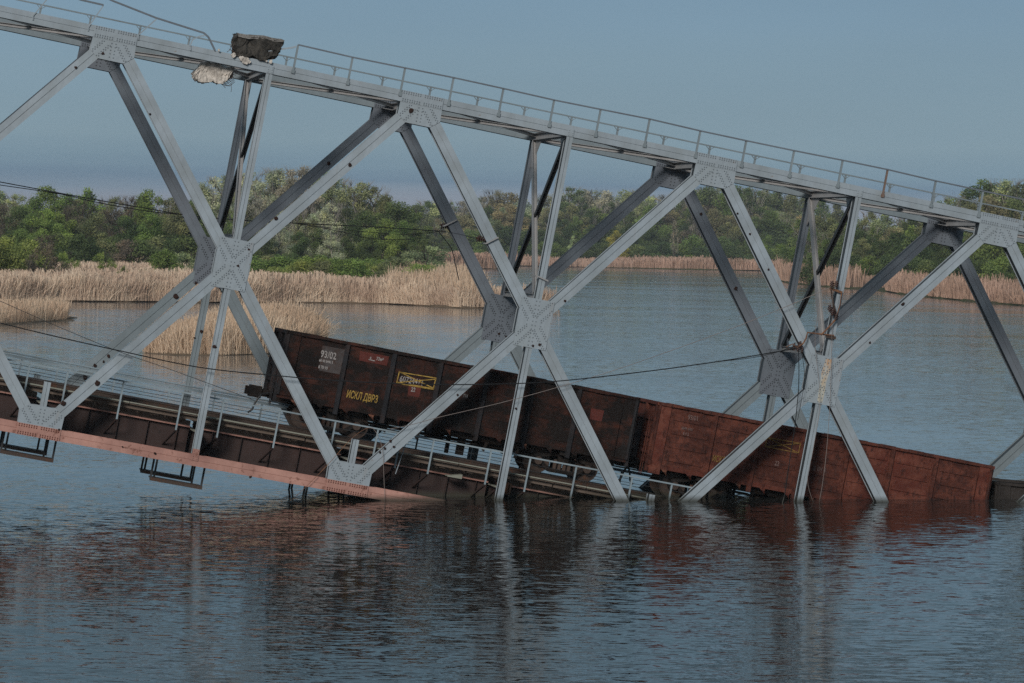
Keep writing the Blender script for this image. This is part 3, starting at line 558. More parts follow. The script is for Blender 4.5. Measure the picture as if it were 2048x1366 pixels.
for i, p in enumerate(PLANTS):
    crown, limbs, bark = KIND[p['key']][(i * 7 + int(p['x'])) % len(KIND[p['key']])]
    root = empty(p['name'], loc=(p['X'], p['Y'], p['z0'] - 0.3)); root.rotation_euler = (0, 0, g.uniform(0, 2 * PI))
    s_ = p['h'] + 0.3; root.scale = (s_ * p['widen'], s_ * p['widen'], s_)
    cr = link('crown', crown, M['leaf'], root); jit = g.uniform(0.85, 1.18); jit *= 1.38; cr.color = (p['col'][0] * jit * g.uniform(0.93, 1.07), p['col'][1] * jit, p['col'][2] * jit, 1)
    tr = link('trunk', limbs, M[bark], root)
    tag(root, p['label'], 'bush' if p['name'] == 'shrub' else 'tree', ('bushes of the ' if p['name'] == 'shrub' else 'trees of the ') + p['zone'] if p['zone'] else None)
# the mass of wood behind, where single crowns can no longer be told apart
def mass(name, x0, x1, dist, sky_, n, colr, label, depth=120):
    gg = np.random.default_rng(5); xs_ = gg.uniform(x0, x1, n); dd = dist + gg.uniform(0, depth, n)
    tops = np.interp(xs_, [a for a, b in sky_], [b for a, b in sky_]); hz = np.array([horizon(q) for q in xs_])
    zt = CAM_H + (hz - tops) * dd / F_PX; r = gg.uniform(2.2, 4.5, n); z = gg.uniform(0.05, 1.0, n) * np.maximum(1, zt - r)
    B = np.stack([dd * (xs_ - 1024) / F_PX, dd, z, r, r * 0.9], 1)
    me = leaf_mesh(name, B, n * 42, 0.55, 9, 0.5); o = link(name, me, M['leaf']); o.color = (*colr, 1); tag(o, label, 'wood', kind='stuff')
mass('undergrowth', -150, 440, 735, [(-150, 410), (100, 405), (440, 420)], 330, (0.085, 0.105, 0.045), 'dark undergrowth filling the left wood behind its trees')
mass('undergrowth', 405, 850, 750, [(405, 385), (560, 360), (700, 380), (850, 440)], 380, (0.12, 0.14, 0.075), 'dark undergrowth filling the willow stand')
mass('undergrowth', 820, 1680, 1550, [(a, b + 14) for a, b in sky_far], 900, (0.11, 0.13, 0.065), 'dark undergrowth filling the far wood', 200)
mass('undergrowth', 1600, 2150, 900, [(a, b + 16) for a, b in sky_r], 500, (0.09, 0.12, 0.05), 'dark undergrowth filling the right bank wood')
# bleached branch on the right bank
m = MB(); p0 = far(1775, 735); m.tube([(p0[0], p0[1], 1.6), (p0[0] + 1.6, p0[1], 2.2), (p0[0] + 3.4, p0[1], 2.5), (p0[0] + 5.6, p0[1], 2.4)], 0.16, 5, 0.08)
m.tube([(p0[0] + 2.6, p0[1], 2.4), (p0[0] + 2.1, p0[1], 1.4), (p0[0] + 1.5, p0[1], 0.3)], 0.12, 5, 0.1)
tag(link('fallen_branch', m.mesh('fallen_branch'), M['driftwood']), 'bleached fallen branch over the reeds of the right bank', 'branch')

# ================================================================== the collapsed truss bridge
bridge = tag(empty('truss_bridge', BM), 'grey steel truss railway bridge tilted down into the river', 'bridge')
PAN, HT, WID, DEP = 11.0, 13.98, 5.8, 0.44
def hprof(w, d, tf=0.028, tw=0.016, notch=0.011):
    a = w / 2; return [(-a, 0), (-notch, 0), (-notch, 0.018), (notch, 0.018), (notch, 0), (a, 0), (a, tf), (a - .03, tf), (a - .03, d - tf), (a, d - tf), (a, d), (-a, d), (-a, d - tf), (-a + .03, d - tf), (-a + .03, tf), (-a, tf)]
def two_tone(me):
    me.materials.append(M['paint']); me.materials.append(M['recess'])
    for p_ in me.polygons: p_.material_index = 0 if abs(p_.normal.y) > .5 else 1  # side faces get the painted-in cavity shade
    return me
def member(p0, p1, w, d=DEP - 0.03, tf=0.028):
    p0 = np.array([p0[0], 0.015, p0[1]]); p1 = np.array([p1[0], 0.015, p1[1]]); dd = (p1 - p0) / np.linalg.norm(p1 - p0)
    side = np.array([-dd[2], 0, dd[0]]); return MB().sweep(hprof(w, d, tf), p0, p1, side, (0, 1, 0))
rv = MB()
def rivet(m, x, z, y=0.0, r=0.027, h=0.018):
    vs = [(x + r * math.cos(a), y, z + r * math.sin(a)) for a in [k * PI / 3 for k in range(6)]] + [(x + r * .5 * math.cos(a), y - h, z + r * .5 * math.sin(a)) for a in [k * PI / 3 for k in range(6)]]
    m.add(vs, [(k, (k + 1) % 6, (k + 1) % 6 + 6, k + 6) for k in range(6)] + [tuple(range(6, 12))])
def rivet_row(m, p, d, n, pitch, y=0.0, offs=(0.0,)):
    d = np.array(d, float); d /= np.linalg.norm(d); s = np.array([-d[1], d[0]])
    for o_ in offs:
        for k in range(n):
            q = np.array(p) + d * (k * pitch + (0.5 * pitch if (offs.index(o_) % 2) else 0)) + s * o_; rivet(m, q[0], q[1], y)
DIAG = np.array([5.5, -HT / 2])                      # from a top node to a crossing
ddn = DIAG / np.linalg.norm(DIAG)
# -- shared meshes
t_poly = [(-.76, -.19), (-.777, -.64), (-.453, -.90), (.453, -.90), (.777, -.64), (.76, -.19)]
def gusset(poly):
    m = MB(); m.prism(poly, 0.0, 0.014); m.prism(poly, DEP - 0.014, DEP); m.prism([(x * .955, z * .975) for x, z in poly], 0.0145, DEP - 0.0145); return m
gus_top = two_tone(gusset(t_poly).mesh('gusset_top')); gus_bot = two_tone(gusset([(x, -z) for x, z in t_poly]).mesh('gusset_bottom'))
cov = MB().box((-.755, -.012, -.205), (.755, .012, .205)); cov.box((-.755, DEP - .012, -.205), (.755, DEP + .012, .205)); cov = cov.mesh('splice_plate')
# crossing: hexagonal gusset and proud rectangular cover
h_poly = [(-.635, .42), (-.635, -.42), (-.33, -.80), (.33, -.80), (.635, -.42), (.635, .42), (.33, .80), (-.33, .80)]
gus_mid = gusset(h_poly); gus_mid.box((-.603, -.013, -.879), (.603, 0.0, .879)); gus_mid = two_tone(gus_mid.mesh('gusset_crossing'))
def riv_band():
    m = MB()
    for x in np.arange(-.69, .70, .086):
        for z in (-.165, -.10, .105, .17):
            if abs(x) > .03: rivet(m, x, z, -.012)
    return m.mesh('rivets')
def riv_top(sgn):
    m = MB()
    for sx_ in (-1, 1):
        d = np.array([sx_ * ddn[0], ddn[1] * (1 if sgn > 0 else 1)]); d = np.array([sx_ * abs(ddn[0]), -abs(ddn[1])]); s = np.array([-d[1], d[0]])
        for off in (-.155, -.10, .10, .155):
            for k in range(6):
                q = d * (.38 + .105 * k + (.05 if abs(off) < .12 else 0)) + s * off
                if q[1] < -.26 and abs(q[0]) < .74 and q[1] > -1.05: rivet(m, q[0], q[1] * sgn)
    for x in (-.07, .07):
        for z in (-.30, -.42, -.54, -.66, -.78): rivet(m, x, z * sgn)
    return m.mesh('rivets')
def riv_mid():
    m = MB()
    for sx_ in (-1, 1):
        for sz in (-1, 1):
            d = np.array([sx_ * abs(ddn[0]), sz * abs(ddn[1])]); s = np.array([-d[1], d[0]])
            for off in (-.16, -.10, .10, .16):
                for k in range(9):
                    q = d * (.22 + .10 * k + (.05 if abs(off) < .12 else 0)) + s * off
                    if abs(q[0]) < .57 and abs(q[1]) < .84: rivet(m, q[0], q[1], -.013)
    for x in (-.06, .06):
        for z in np.arange(-.8, .81, .145): rivet(m, x, z, -.013)
    return m.mesh('rivets')
R_BAND, R_TOP, R_BOT, R_MID = riv_band(), riv_top(1), riv_top(-1), riv_mid()
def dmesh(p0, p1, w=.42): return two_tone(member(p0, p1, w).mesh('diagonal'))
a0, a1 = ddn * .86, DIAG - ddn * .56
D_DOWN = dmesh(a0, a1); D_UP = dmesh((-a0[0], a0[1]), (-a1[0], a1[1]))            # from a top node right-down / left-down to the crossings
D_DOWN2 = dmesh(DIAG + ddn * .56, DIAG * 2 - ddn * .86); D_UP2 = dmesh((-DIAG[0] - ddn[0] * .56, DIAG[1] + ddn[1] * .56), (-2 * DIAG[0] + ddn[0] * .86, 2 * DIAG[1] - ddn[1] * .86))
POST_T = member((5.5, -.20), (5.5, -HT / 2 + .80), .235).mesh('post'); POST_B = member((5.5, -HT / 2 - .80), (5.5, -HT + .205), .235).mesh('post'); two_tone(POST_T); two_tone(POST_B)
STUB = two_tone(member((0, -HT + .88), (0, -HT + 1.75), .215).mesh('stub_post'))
pr = MB().box((5.5 - .118, -.010, -.20), (5.5 + .118, .014, .08)); [rivet(pr, 5.5 + x, z, -.010) for x in (-.07, .07) for z in (-.15, -.06, .03)]; POST_CAP = pr.mesh('post_plate')
pr = MB().box((5.5 - .12, -.012, -HT - .20 + .19), (5.5 + .12, .014, -HT + .40)); [rivet(pr, 5.5 + x, -HT + z, -.012, .028) for x in (-.07, .07) for z in (.05, .14, .23, .33)]; POST_FOOT = pr.mesh('post_foot')
K0, K1 = -1, 5
for v0, mat, mlow in ((0.0, M['paint'], M['paint']), (WID, M['paint_darker'], M['paint_low'])):
    rvm, rvl = (M['rivet'], M['rivet']) if v0 == 0 else (M['rivet_darker'], M['rivet'])
    # chords, one length per panel
    for k in range(K0, K1):
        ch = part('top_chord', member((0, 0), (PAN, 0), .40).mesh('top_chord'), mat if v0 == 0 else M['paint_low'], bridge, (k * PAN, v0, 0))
        cb = part('bottom_chord', member((0, -HT), (PAN, -HT), .40).mesh('bottom_chord'), M['primer'], bridge, (k * PAN, v0, 0))
    for k in range(K0, K1 + 1):
        x = k * PAN
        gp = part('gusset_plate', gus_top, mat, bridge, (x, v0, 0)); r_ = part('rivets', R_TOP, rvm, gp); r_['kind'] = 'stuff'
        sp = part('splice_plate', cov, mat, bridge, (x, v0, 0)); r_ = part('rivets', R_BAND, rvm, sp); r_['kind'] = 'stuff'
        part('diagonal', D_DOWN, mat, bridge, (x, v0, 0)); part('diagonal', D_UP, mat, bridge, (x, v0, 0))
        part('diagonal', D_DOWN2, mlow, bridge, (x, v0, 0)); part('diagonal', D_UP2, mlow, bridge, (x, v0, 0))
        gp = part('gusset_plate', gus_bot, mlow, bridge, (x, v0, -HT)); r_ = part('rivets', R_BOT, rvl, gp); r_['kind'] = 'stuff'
        sp = part('splice_plate', cov, M['primer'], bridge, (x, v0, -HT)); r_ = part('rivets', R_BAND, M['rivet_red'], sp); r_['kind'] = 'stuff'; sp['label'] = 'salmon primed splice plate'
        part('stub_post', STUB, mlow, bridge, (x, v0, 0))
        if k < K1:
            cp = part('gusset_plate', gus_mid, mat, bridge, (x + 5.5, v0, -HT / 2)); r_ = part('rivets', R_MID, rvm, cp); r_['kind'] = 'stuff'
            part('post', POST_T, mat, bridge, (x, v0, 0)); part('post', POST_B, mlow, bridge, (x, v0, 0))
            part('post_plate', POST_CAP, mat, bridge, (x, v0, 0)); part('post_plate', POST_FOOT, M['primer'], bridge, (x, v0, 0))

# -- cross bracing between the trusses
def ibar(p0, p1, w, h, up):
    p0 = np.array(p0, float); p1 = np.array(p1, float); d = (p1 - p0) / np.linalg.norm(p1 - p0); s = np.cross(d, up); s /= np.linalg.norm(s); u = np.cross(s, d)
    a, b, t = w / 2, h / 2, .014; prof = [(-a, -b), (a, -b), (a, -b + t), (t, -b + t), (t, b - t), (a, b - t), (a, b), (-a, b), (-a, b - t), (-t, b - t), (-t, -b + t), (-a, -b + t)]
    return MB().sweep(prof, p0, p1, s, u)
ya, yb = DEP, WID
for k in range(K0, K1):
    for x in (k * PAN, k * PAN + 5.5):
        midp = x % PAN > 1
        part('cross_strut', ibar((x, ya, -.06), (x, yb, -.06), .24, .26, (0, 0, 1)), M['paint_under'], bridge)
        part('lateral_brace', ibar((x + .1, ya, .0), (x + 5.4, yb, .0), .20, .12, (0, 0, 1)), M['paint_under'], bridge)
        part('lateral_brace', ibar((x + .1, yb, -.13), (x + 5.4, ya, -.13), .20, .12, (0, 0, 1)), M['paint_under'], bridge)
        m = MB(); m.prism([(x - .02, .0), (x - .02, .0)][:0] or [(x - .014, -.2), (x + .014, -.2), (x + .014, -.19), (x - .014, -.19)], ya, ya + .01)
        if midp:
            part('sway_brace', ibar((x, ya + .05, -.25), (x, yb - .05, -HT / 2 + 1.05), .20, .16, (1, 0, 0)), M['dark_steel'], bridge)['label'] = 'dark sway brace'  # this brace of the crossed pair has the darker tone
            sb = ibar((x - .06, yb - .05, -.25), (x - .06, ya + .05, -HT / 2 + 1.05), .20, .16, (1, 0, 0))
            part('sway_brace', sb, M['paint_under'], bridge)['label'] = 'pale riveted sway brace'
            part('cross_strut', ibar((x, ya, -HT / 2 + .95), (x, yb, -HT / 2 + .95), .18, .20, (0, 0, 1)), M['paint_under'], bridge)
            for ys, sg in ((yb, -1), (ya, 1)):             # knee brackets below the strut and at the crossing
                m = MB(); m.add([(x - .012, ys, -.2), (x - .012, ys + sg * .95, -.2), (x - .012, ys, -1.15), (x + .012, ys, -.2), (x + .012, ys + sg * .95, -.2), (x + .012, ys, -1.15)], [(0, 1, 2), (3, 5, 4), (0, 3, 4, 1), (1, 4, 5, 2), (2, 5, 3, 0)])
                m.bar((x, ys + sg * .97, -.2), (x, ys + sg * .02, -1.18), .16, .015, (1, 0, 0)); part('knee_bracket', m, M['paint_under'], bridge)
                z0 = -HT / 2 + 1.05; m = MB(); m.bar((x, ys + sg * .02, z0 + .55), (x, ys + sg * .75, z0), .15, .012, (1, 0, 0)); part('knee_bracket', m, M['paint_darker'], bridge)
        else:
            m = MB(); m.box((x - .5, ya + .0, -.20), (x + .5, ya + .5, -.185)); part('lateral_plate', m, M['paint_under'], bridge)
            m = MB(); m.box((x - .5, yb - .5, -.20), (x + .5, yb, -.185)); part('lateral_plate', m, M['paint_under'], bridge)
        # floor beam between the bottom chords
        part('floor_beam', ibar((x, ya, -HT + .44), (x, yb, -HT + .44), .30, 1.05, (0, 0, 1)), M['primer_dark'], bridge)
        m = MB(); m.box((x - .16, .46, -HT + .97), (x + .16, 1.75, -HT + 1.0)); part('floor_beam_cap', m, M['pale_timber'], bridge)

# -- stringers, stiffeners
for k in range(-2, 2 * K1):
    x0, x1 = k * 5.5 + .17, (k + 1) * 5.5 - .17
    for vs_ in (1.9, 3.9):
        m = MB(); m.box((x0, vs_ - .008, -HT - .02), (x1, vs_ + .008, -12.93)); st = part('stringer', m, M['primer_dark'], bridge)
        for z_, mt, w_ in ((-12.95, M['primer'], .2), (-HT - .035, M['primer_dark'], .14)):
            m = MB(); m.box((x0, vs_ - w_, z_), (x1, vs_ + w_, z_ + .05)); fl = part('flange', m, mt, st)
        if vs_ < 3 and x0 < 26:
            for q in np.arange(x0 + .5, x1, 1.06):
                m = MB(); m.box((q - .012, vs_ - .13, -HT + .0), (q + .012, vs_ - .008, -12.935)); part('stiffener', m, M['primer_dark'], st)
        m = MB(); m.box((x0, vs_ - .07, -12.9), (x1, vs_ + .07, -12.715)); part('packing_timber', m, M['timber'], st)

# -- sleepers, rails, walkway
sl = MB().box((-.11, 1.36, -12.715), (.11, 4.44, -12.475)); sl = sl.mesh('sleeper')
for i in range(68):
    o = part('sleeper', sl, M['timber'], bridge, (-8 + .5 * i + random.uniform(-.03, .03), random.uniform(-.04, .04), 0)); o.rotation_euler = (0, 0, random.uniform(-.012, .012))
rprof = [(-.065, 0), (.065, 0), (.065, .012), (.012, .03), (.012, .13), (.036, .145), (.036, .18), (-.036, .18), (-.036, .145), (-.012, .13), (-.012, .03), (-.065, .012)]
for y_ in (2.14, 3.66, 2.45, 3.35):
    n = 'running_rail' if y_ in (2.14, 3.66) else 'guard_rail'
    part(n, MB().sweep(rprof, (-9, y_, -12.475), (40, y_, -12.475), (0, 1, 0), (0, 0, 1)), M['rail_steel'], bridge)
for y0_, y1_ in ((1.22, 1.36), (4.44, 4.58)):
    for i in range(9):
        x0 = -9 + i * 4.6; m = MB(); m.box((x0 + .02, y0_, -12.66 + random.uniform(-.01, .01)), (x0 + 4.57, y1_, -12.50)); part('guard_timber', m, M['timber'], bridge)
for i in range(17):                                       # pale walkway edging, chipped
    x0 = -9 + i * 2.4
    for y_, z_ in ((.98, -12.455),):
        m = MB(); m.box((x0, y_, z_ + random.uniform(-.012, .012)), (x0 + 2.38, y_ + .05, z_ + .045)); part('edge_angle', m, M['pale_timber'], bridge)
    m = MB(); m.box((x0 + .01, 1.04, -12.50), (x0 + 2.37, 1.20, -12.465)); part('walkway_board', m, M['timber'], bridge)
    m = MB(); m.box((x0 + .01, 4.62, -12.50), (x0 + 2.37, 4.95, -12.465)); part('walkway_board', m, M['timber'], bridge)
# -- deck railings
def railing(name, v0, us, rail_to, u_from, low, brace_v):
    rl = MB(); rl.bar((u_from, v0, -11.74), (rail_to, v0, -11.74), .055, .055)
    top = part(name, rl, M['rail_paint'], bridge)
    for j, z_ in enumerate((-11.98, -12.22)):
        part('wire_rail', MB().tube([(u_from, v0, z_), ((u_from + rail_to) / 2, v0, z_ - .01), (rail_to, v0, z_)], .010, 5), M['dark_steel'], top)
    for u_ in us:
        m = MB(); m.sweep([(-.03, 0), (.03, 0), (.03, .01), (-.02, .01), (-.02, .06), (-.03, .06)], (u_, v0 - .01, low), (u_, v0 - .01, -11.74), (1, 0, 0), (0, 1, 0))
        part('railing_post', m, M['rail_paint'], top)
        m = MB(); m.bar((u_, v0 + .03, low - .02), (u_ + (-.25 if v0 < 3 else .25), brace_v, low - .62), .06, .06); part('railing_brace', m, M['primer_dark'], top)
        m = MB(); m.bar((u_, v0, -12.52), (u_, brace_v, -12.52), .07, .06); part('railing_bracket', m, M['primer_dark'], top)
near_u = [-7.4, -5.4, -3.4, -.68, .66, 2.64, 4.75, 6.22, 8.25, 10.28, 11.84]
railing('deck_railing', .8, near_u, 12.69, -8.5, -13.09, 1.88)
railing('deck_railing', .8, [12.69, 13.9, 16.03], 16.85, 12.69, -13.0, 1.88)
railing('deck_railing', .8, [16.55, 17.1 + .4, 19.23, 21.35, 22.86], 24.2, 16.9, -13.0, 1.88)
railing('deck_railing', 5.0, [-7.2, -5.0, -2.9, -.73, .6, 2.69, 4.73, 6.4, 8.16, 10.2, 12.0, 14.1, 16.1, 18.1, 20.0, 22.0], 26, -8.5, -12.75, 3.92)
for z_, y_, r_ in ((-11.60, 5.12, .03), (-11.70, 5.22, .035)):
    part('cable_duct', MB().tube([(-9, y_, z_), (1.5, y_, z_), (2.6, y_, z_ - .015), (9, y_, z_), (26, y_, z_)], r_, 7), M['rail_paint'], bridge)
m = MB(); m.box((16.98, .95, -HT + .0), (17.04, 1.9, -12.8)); part('end_plate', m, M['rust'], bridge)['label'] = 'red brown end plate of the deck girder'
# broken railing corner by the second bottom node
m = MB(); m.bar((12.69, .8, -11.72), (12.95, .55, -12.0), .08, .02); m.bar((12.9, .62, -11.95), (12.72, .62, -13.2), .07, .02, (1, 0, 0)); part('bent_plate', m, M['paint'], bridge)

# -- inspection cradles under the floor beams
for uc, n in ((-.15, 1), (5.15, 1), (10.6, 1), (-5.6, 1)):
    for y_ in (1.0, 4.6):
        m = MB(); m.box((uc - .95, y_ - .07, -15.0), (uc + .92, y_ + .07, -14.88)); cr = part('inspection_cradle', m, M['rail_steel'], bridge)
        m = MB(); m.box((uc - .93, y_ + .07, -14.93), (uc + .90, y_ + .75, -14.885)); part('cradle_board', m, M['timber'], cr)
        for du in (-.93, -.75, .60, .88):
            m = MB(); m.box((uc + du - .035, y_ + (.6 if du in (-.75, .60) else 0) - .03, -14.95), (uc + du + .035, y_ + (.6 if du in (-.75, .60) else 0) + .03, -14.10)); part('hanger', m, M['dark_steel'], cr)
for k in range(-1, 3):                                     # bottom lateral bracing
    for x in (k * PAN, k * PAN + 5.5):
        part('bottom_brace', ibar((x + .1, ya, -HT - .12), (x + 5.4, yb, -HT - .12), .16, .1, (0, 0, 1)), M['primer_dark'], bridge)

# -- handrails along the top chords
def P0(x, y): return at(x, y, 0.0)
near_posts = [(693, 590), (798, 0), (895, 0), (995, 0), (1097, 0), (1190, 0), (1288, 0), (1390, 0), (1482, 0), (1578, 0), (1675, 0), (1765, 0), (1862, 0), (1957, 0), (2050, 0), (2145, 0)]
us = [P0(588, 133)[0]] + [at(x, 60 + (x - 300) * .2 + 34, 0)[0] + .02 for x, _ in near_posts]
post_prof = [(-.035, -.02), (.035, -.02), (.035, -.008), (-.023, -.008), (-.023, .04), (-.035, .04)]
rail_top = MB()
pts = [(u_, -.02, .98 + random.uniform(-.03, .03)) for u_ in us]
for a_, b_ in zip(pts, pts[1:]): rail_top.bar(a_, (b_[0] + .01, b_[1], b_[2]), .06, .05)
top_near = part('handrail', rail_top, M['paint_darker'], bridge)
for j, (u_, _, z_) in enumerate(pts):
    m = MB().sweep(post_prof, (u_, -.01, -.02), (u_, -.01, z_), (1, 0, 0), (0, 1, 0)); m.box((u_ - .06, -.035, -.03), (u_ + .06, .012, .10))
    o = part('handrail_post', m, M['paint_low'], top_near)
    if j == 12: o.data.materials[0] = M['rust_dull']; o['label'] = 'rusted handrail post'
rail_far = MB(); rail_far.bar((-9, WID + .1, .98), (44, WID + .1, .98), .06, .05); top_far = part('handrail', rail_far, M['paint_low'], bridge)
for i in range(27):
    u_ = -7.9 + i * 1.83; m = MB().sweep(post_prof, (u_, WID + .1, -.02), (u_, WID + .1, .96), (1, 0, 0), (0, 1, 0)); m.bar((u_ - .15, WID + .1, .95), (u_, WID + .1, .82), .04, .02); m.bar((u_ + .15, WID + .1, .95), (u_, WID + .1, .82), .04, .02)
    part('handrail_post', m, M['paint_low'], top_far)
# bent rails at the left, broken off by the fallen slab
def bent(pts, w=.075): 
    m = MB()
    for a_, b_ in zip(pts, pts[1:]): m.bar(P0(*a_), P0(*b_), w, w * .8)
    return m
bent_rail = part('bent_handrail', bent([(100, -22), (163, 0), (207, 10)]), M['paint_darker'], bridge)
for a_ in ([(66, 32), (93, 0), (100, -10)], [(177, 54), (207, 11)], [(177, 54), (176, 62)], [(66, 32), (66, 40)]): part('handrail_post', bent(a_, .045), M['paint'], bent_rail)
bent_rail2 = part('bent_handrail', bent([(180, -22), (224, 1), (313, 36), (408, 66), (417, 74), (430, 101)]), M['paint_darker'], bridge)
for a_ in ([(277, 70), (313, 38)], [(277, 70), (276, 80)], [(381, 101), (380, 92), (385, 80), (395, 74), (412, 70)]): part('handrail_post', bent(a_, .05), M['paint'], bent_rail2)
part('bent_handrail', bent([(592, 93), (586, 95), (550, 100), (505, 104), (478, 110)]), M['paint'], bridge)

# -- shrapnel holes and dents, each a ragged rim over burnt metal, on the faces where they show
holes = [(152, 135, 0), (822, 222, 0, 1.7), (658, 327, 5.8, 1.4), (700, 330, 0, 1.2), (552, 437, 0, 1.2), (352, 593, 5.8, 1.9), (392, 566, 5.8), (429, 693, 0, 1.3), (403, 663, 5.8, 1.1), (389, 676, 5.8, .8), (217, 712, 5.8, 1.2), (207, 723, 5.8, .8), (195, 766, 0, 1.7), (127, 807, 0, 1.8), (190, 731, 5.8, 1.4),
         (170, 755, 5.8, 1.5), (1806, 608, 0, 1.3), (1740, 685, 0, .8), (1130, 602, 0, .8), (915, 790, 0, .8), (1032, 817, 0, .8), (1402, 428, 5.8), (1472, 577, 5.8, 1.3), (781, 882, 0), (770, 897, 0, .9), (760, 905, 0, .8), (788, 850 + 44, 0, .9), (1500, 468, 0, .7), (1475, 427, 0, .7), (1537, 539, 0, .7), (1080, 690, 0, 1.2), (1066, 692, 0, .9),
         (1012, 673, 5.8, .8), (998, 668, 5.8), (498, 499, 0, .8), (476, 532, 0, .9), (206, 107, 0), (300, 228, 0, .7), (118, 860, 0, .8), (310, 907, 0, .8), (245, 894, 0, .6), (501, 954, 0, .9), (1150, 920, 0, .6)]
for i, h_ in enumerate(holes):
    s_ = h_[3] if len(h_) > 3 else 1.0; u_, v_, w_ = at(h_[0], h_[1], h_[2] - .012); r = .055 * s_; m = MB(); n = 9
    ring = [(u_ + r * q * math.cos(2 * PI * k / n), v_ - .004, w_ + r * q * math.sin(2 * PI * k / n)) for k, q in enumerate([random.uniform(.7, 1.25) for _ in range(n)])]
    back = [(x_ * .7 + u_ * .3, v_ - .016, z_ * .7 + w_ * .3) for x_, _, z_ in ring]
    m.add(ring + back, [(k, (k + 1) % n, (k + 1) % n + n, k + n) for k in range(n)] + [tuple(range(n, 2 * n))]); part('shrapnel_hole', m, M['hole'], bridge)
# rust streak on the third crossing plate: a run-off stain with its own outline
m = MB(); u_, v_, w_ = at(1650, 757, -.018)
poly = [at(1652, 717, 0), at(1663, 719, 0), at(1660, 740, 0), at(1652, 765, 0), at(1648, 790, 0), at(1644, 806, 0), at(1634, 804, 0), at(1638, 775, 0), at(1643, 745, 0)]
m.add([(p[0], -.0145, p[2]) for p in poly], [tuple(range(len(poly)))])
def stain():
    mt, nt, b, oc = material('rust_run_stain', 0.7, 0.2)
    sp_ = N(nt, 'ShaderNodeSeparateXYZ'); L(nt, oc, sp_.inputs[0]); f = math_node(nt, 'MULTIPLY', math_node(nt, 'ADD', sp_.outputs[2], 7.85), .6, True)
    n1 = noise(nt, oc, 9, 4, .6, (1, 1, .3)); c = mix_rgb(nt, ramp(nt, f, [(0.3, 0.0), (1.0, 1.0)]), (0.42, 0.38, 0.30), (0.42, 0.23, 0.11)); c = mix_rgb(nt, ramp(nt, n1, [(0.35, 0.8), (0.6, 0.0)]), c, (0.40, 0.44, 0.44))
    L(nt, c, b.inputs['Base Color']); return mt
part('rust_stain', m, stain(), bridge)

# -- cable clamps and insulators on the diagonals and posts
def clamp(a_, b_, v0, ins=None):
    m = MB(); pa, pb = at(*a_, v0 - .05), at(*b_, v0 - .05); m.bar(pa, pb, .05, .05); m.bar((pa[0] - .02, pa[1], pa[2]), (pa[0] - .02, pa[1] + .5, pa[2]), .05, .04); m.bar((pb[0], pb[1], pb[2]), (pb[0], pb[1] + .5, pb[2]), .05, .04)
    c = part('cable_clamp', m, M['paint_under'], bridge)
    if ins:
        p = at(*ins, v0 + .15); mm = MB()
        for j in range(4): mm.tube([(p[0] - .13 + j * .075, p[1], p[2] + .02), (p[0] - .10 + j * .075, p[1], p[2] + .015)], .13 - .012 * j, 9)
        mm.tube([(p[0] - .2, p[1], p[2] + .03), (p[0] + .22, p[1], p[2])], .03, 6); part('insulator', mm, M['porcelain'], c)
clamp((888, 452), (913, 440), WID, (890, 453)); clamp((972, 487), (996, 475), 0.0, (962, 479)); clamp((1074, 552), (1096, 562), 0.0)

# ================================================================== overhead line bracket hanging from the third upright
br = tag(empty('line_bracket', BM), 'rusty overhead line bracket dangling from the third upright above its crossing plate', 'bracket')
def tubep(name, pix, r, mat, parent, v0, v1=None, seg=6):
    v1 = v0 if v1 is None else v1; n = len(pix); m = MB().tube([at(x, y, v0 + (v1 - v0) * i / max(1, n - 1)) for i, (x, y) in enumerate(pix)], r, seg); return part(name, m, mat, parent)
part('collar', MB().bar(at(1660, 577, -.06), at(1684, 585, -.06), .09, .08), M['rust'], br); part('collar', MB().bar(at(1652, 672, -.06), at(1671, 676, -.06), .10, .11), M['rail_steel'], br)
tubep('strut', [(1663, 580), (1666, 605), (1673, 632), (1676, 628)], .04, M['rail_steel'], br, -.12); tubep('strut', [(1683, 587), (1680, 610), (1674, 630)], .022, M['rust'], br, -.1)
tubep('strut', [(1672, 638), (1655, 657), (1642, 670)], .035, M['rust'], br, -.15, -.25); tubep('strut', [(1668, 671), (1640, 668), (1615, 665), (1612, 677), (1607, 686), (1598, 693)], .03, M['rust'], br, -.12, -.3)
for (x, y, r) in ((1664, 569, .09), (1673, 569, .08), (1660, 617, .10), (1665, 624, .12), (1672, 634, .09), (1600, 690, .10), (1596, 697, .09), (1588, 693, .07), (1604, 700, .06)):
    p = at(x, y, -.2); mm = MB()
    for j in range(3): mm.tube([(p[0], p[1], p[2] - .07 + j * .06), (p[0] + .01, p[1], p[2] - .045 + j * .06)], r, 8)
    mm.tube([(p[0], p[1], p[2] - .12), (p[0], p[1], p[2] + .14)], r * .35, 6); part('insulator', mm, M['porcelain'], br)
tubep('loop', [(1596, 696), (1585, 688), (1572, 694), (1578, 699), (1590, 700)], .02, M['rust'], br, -.25)

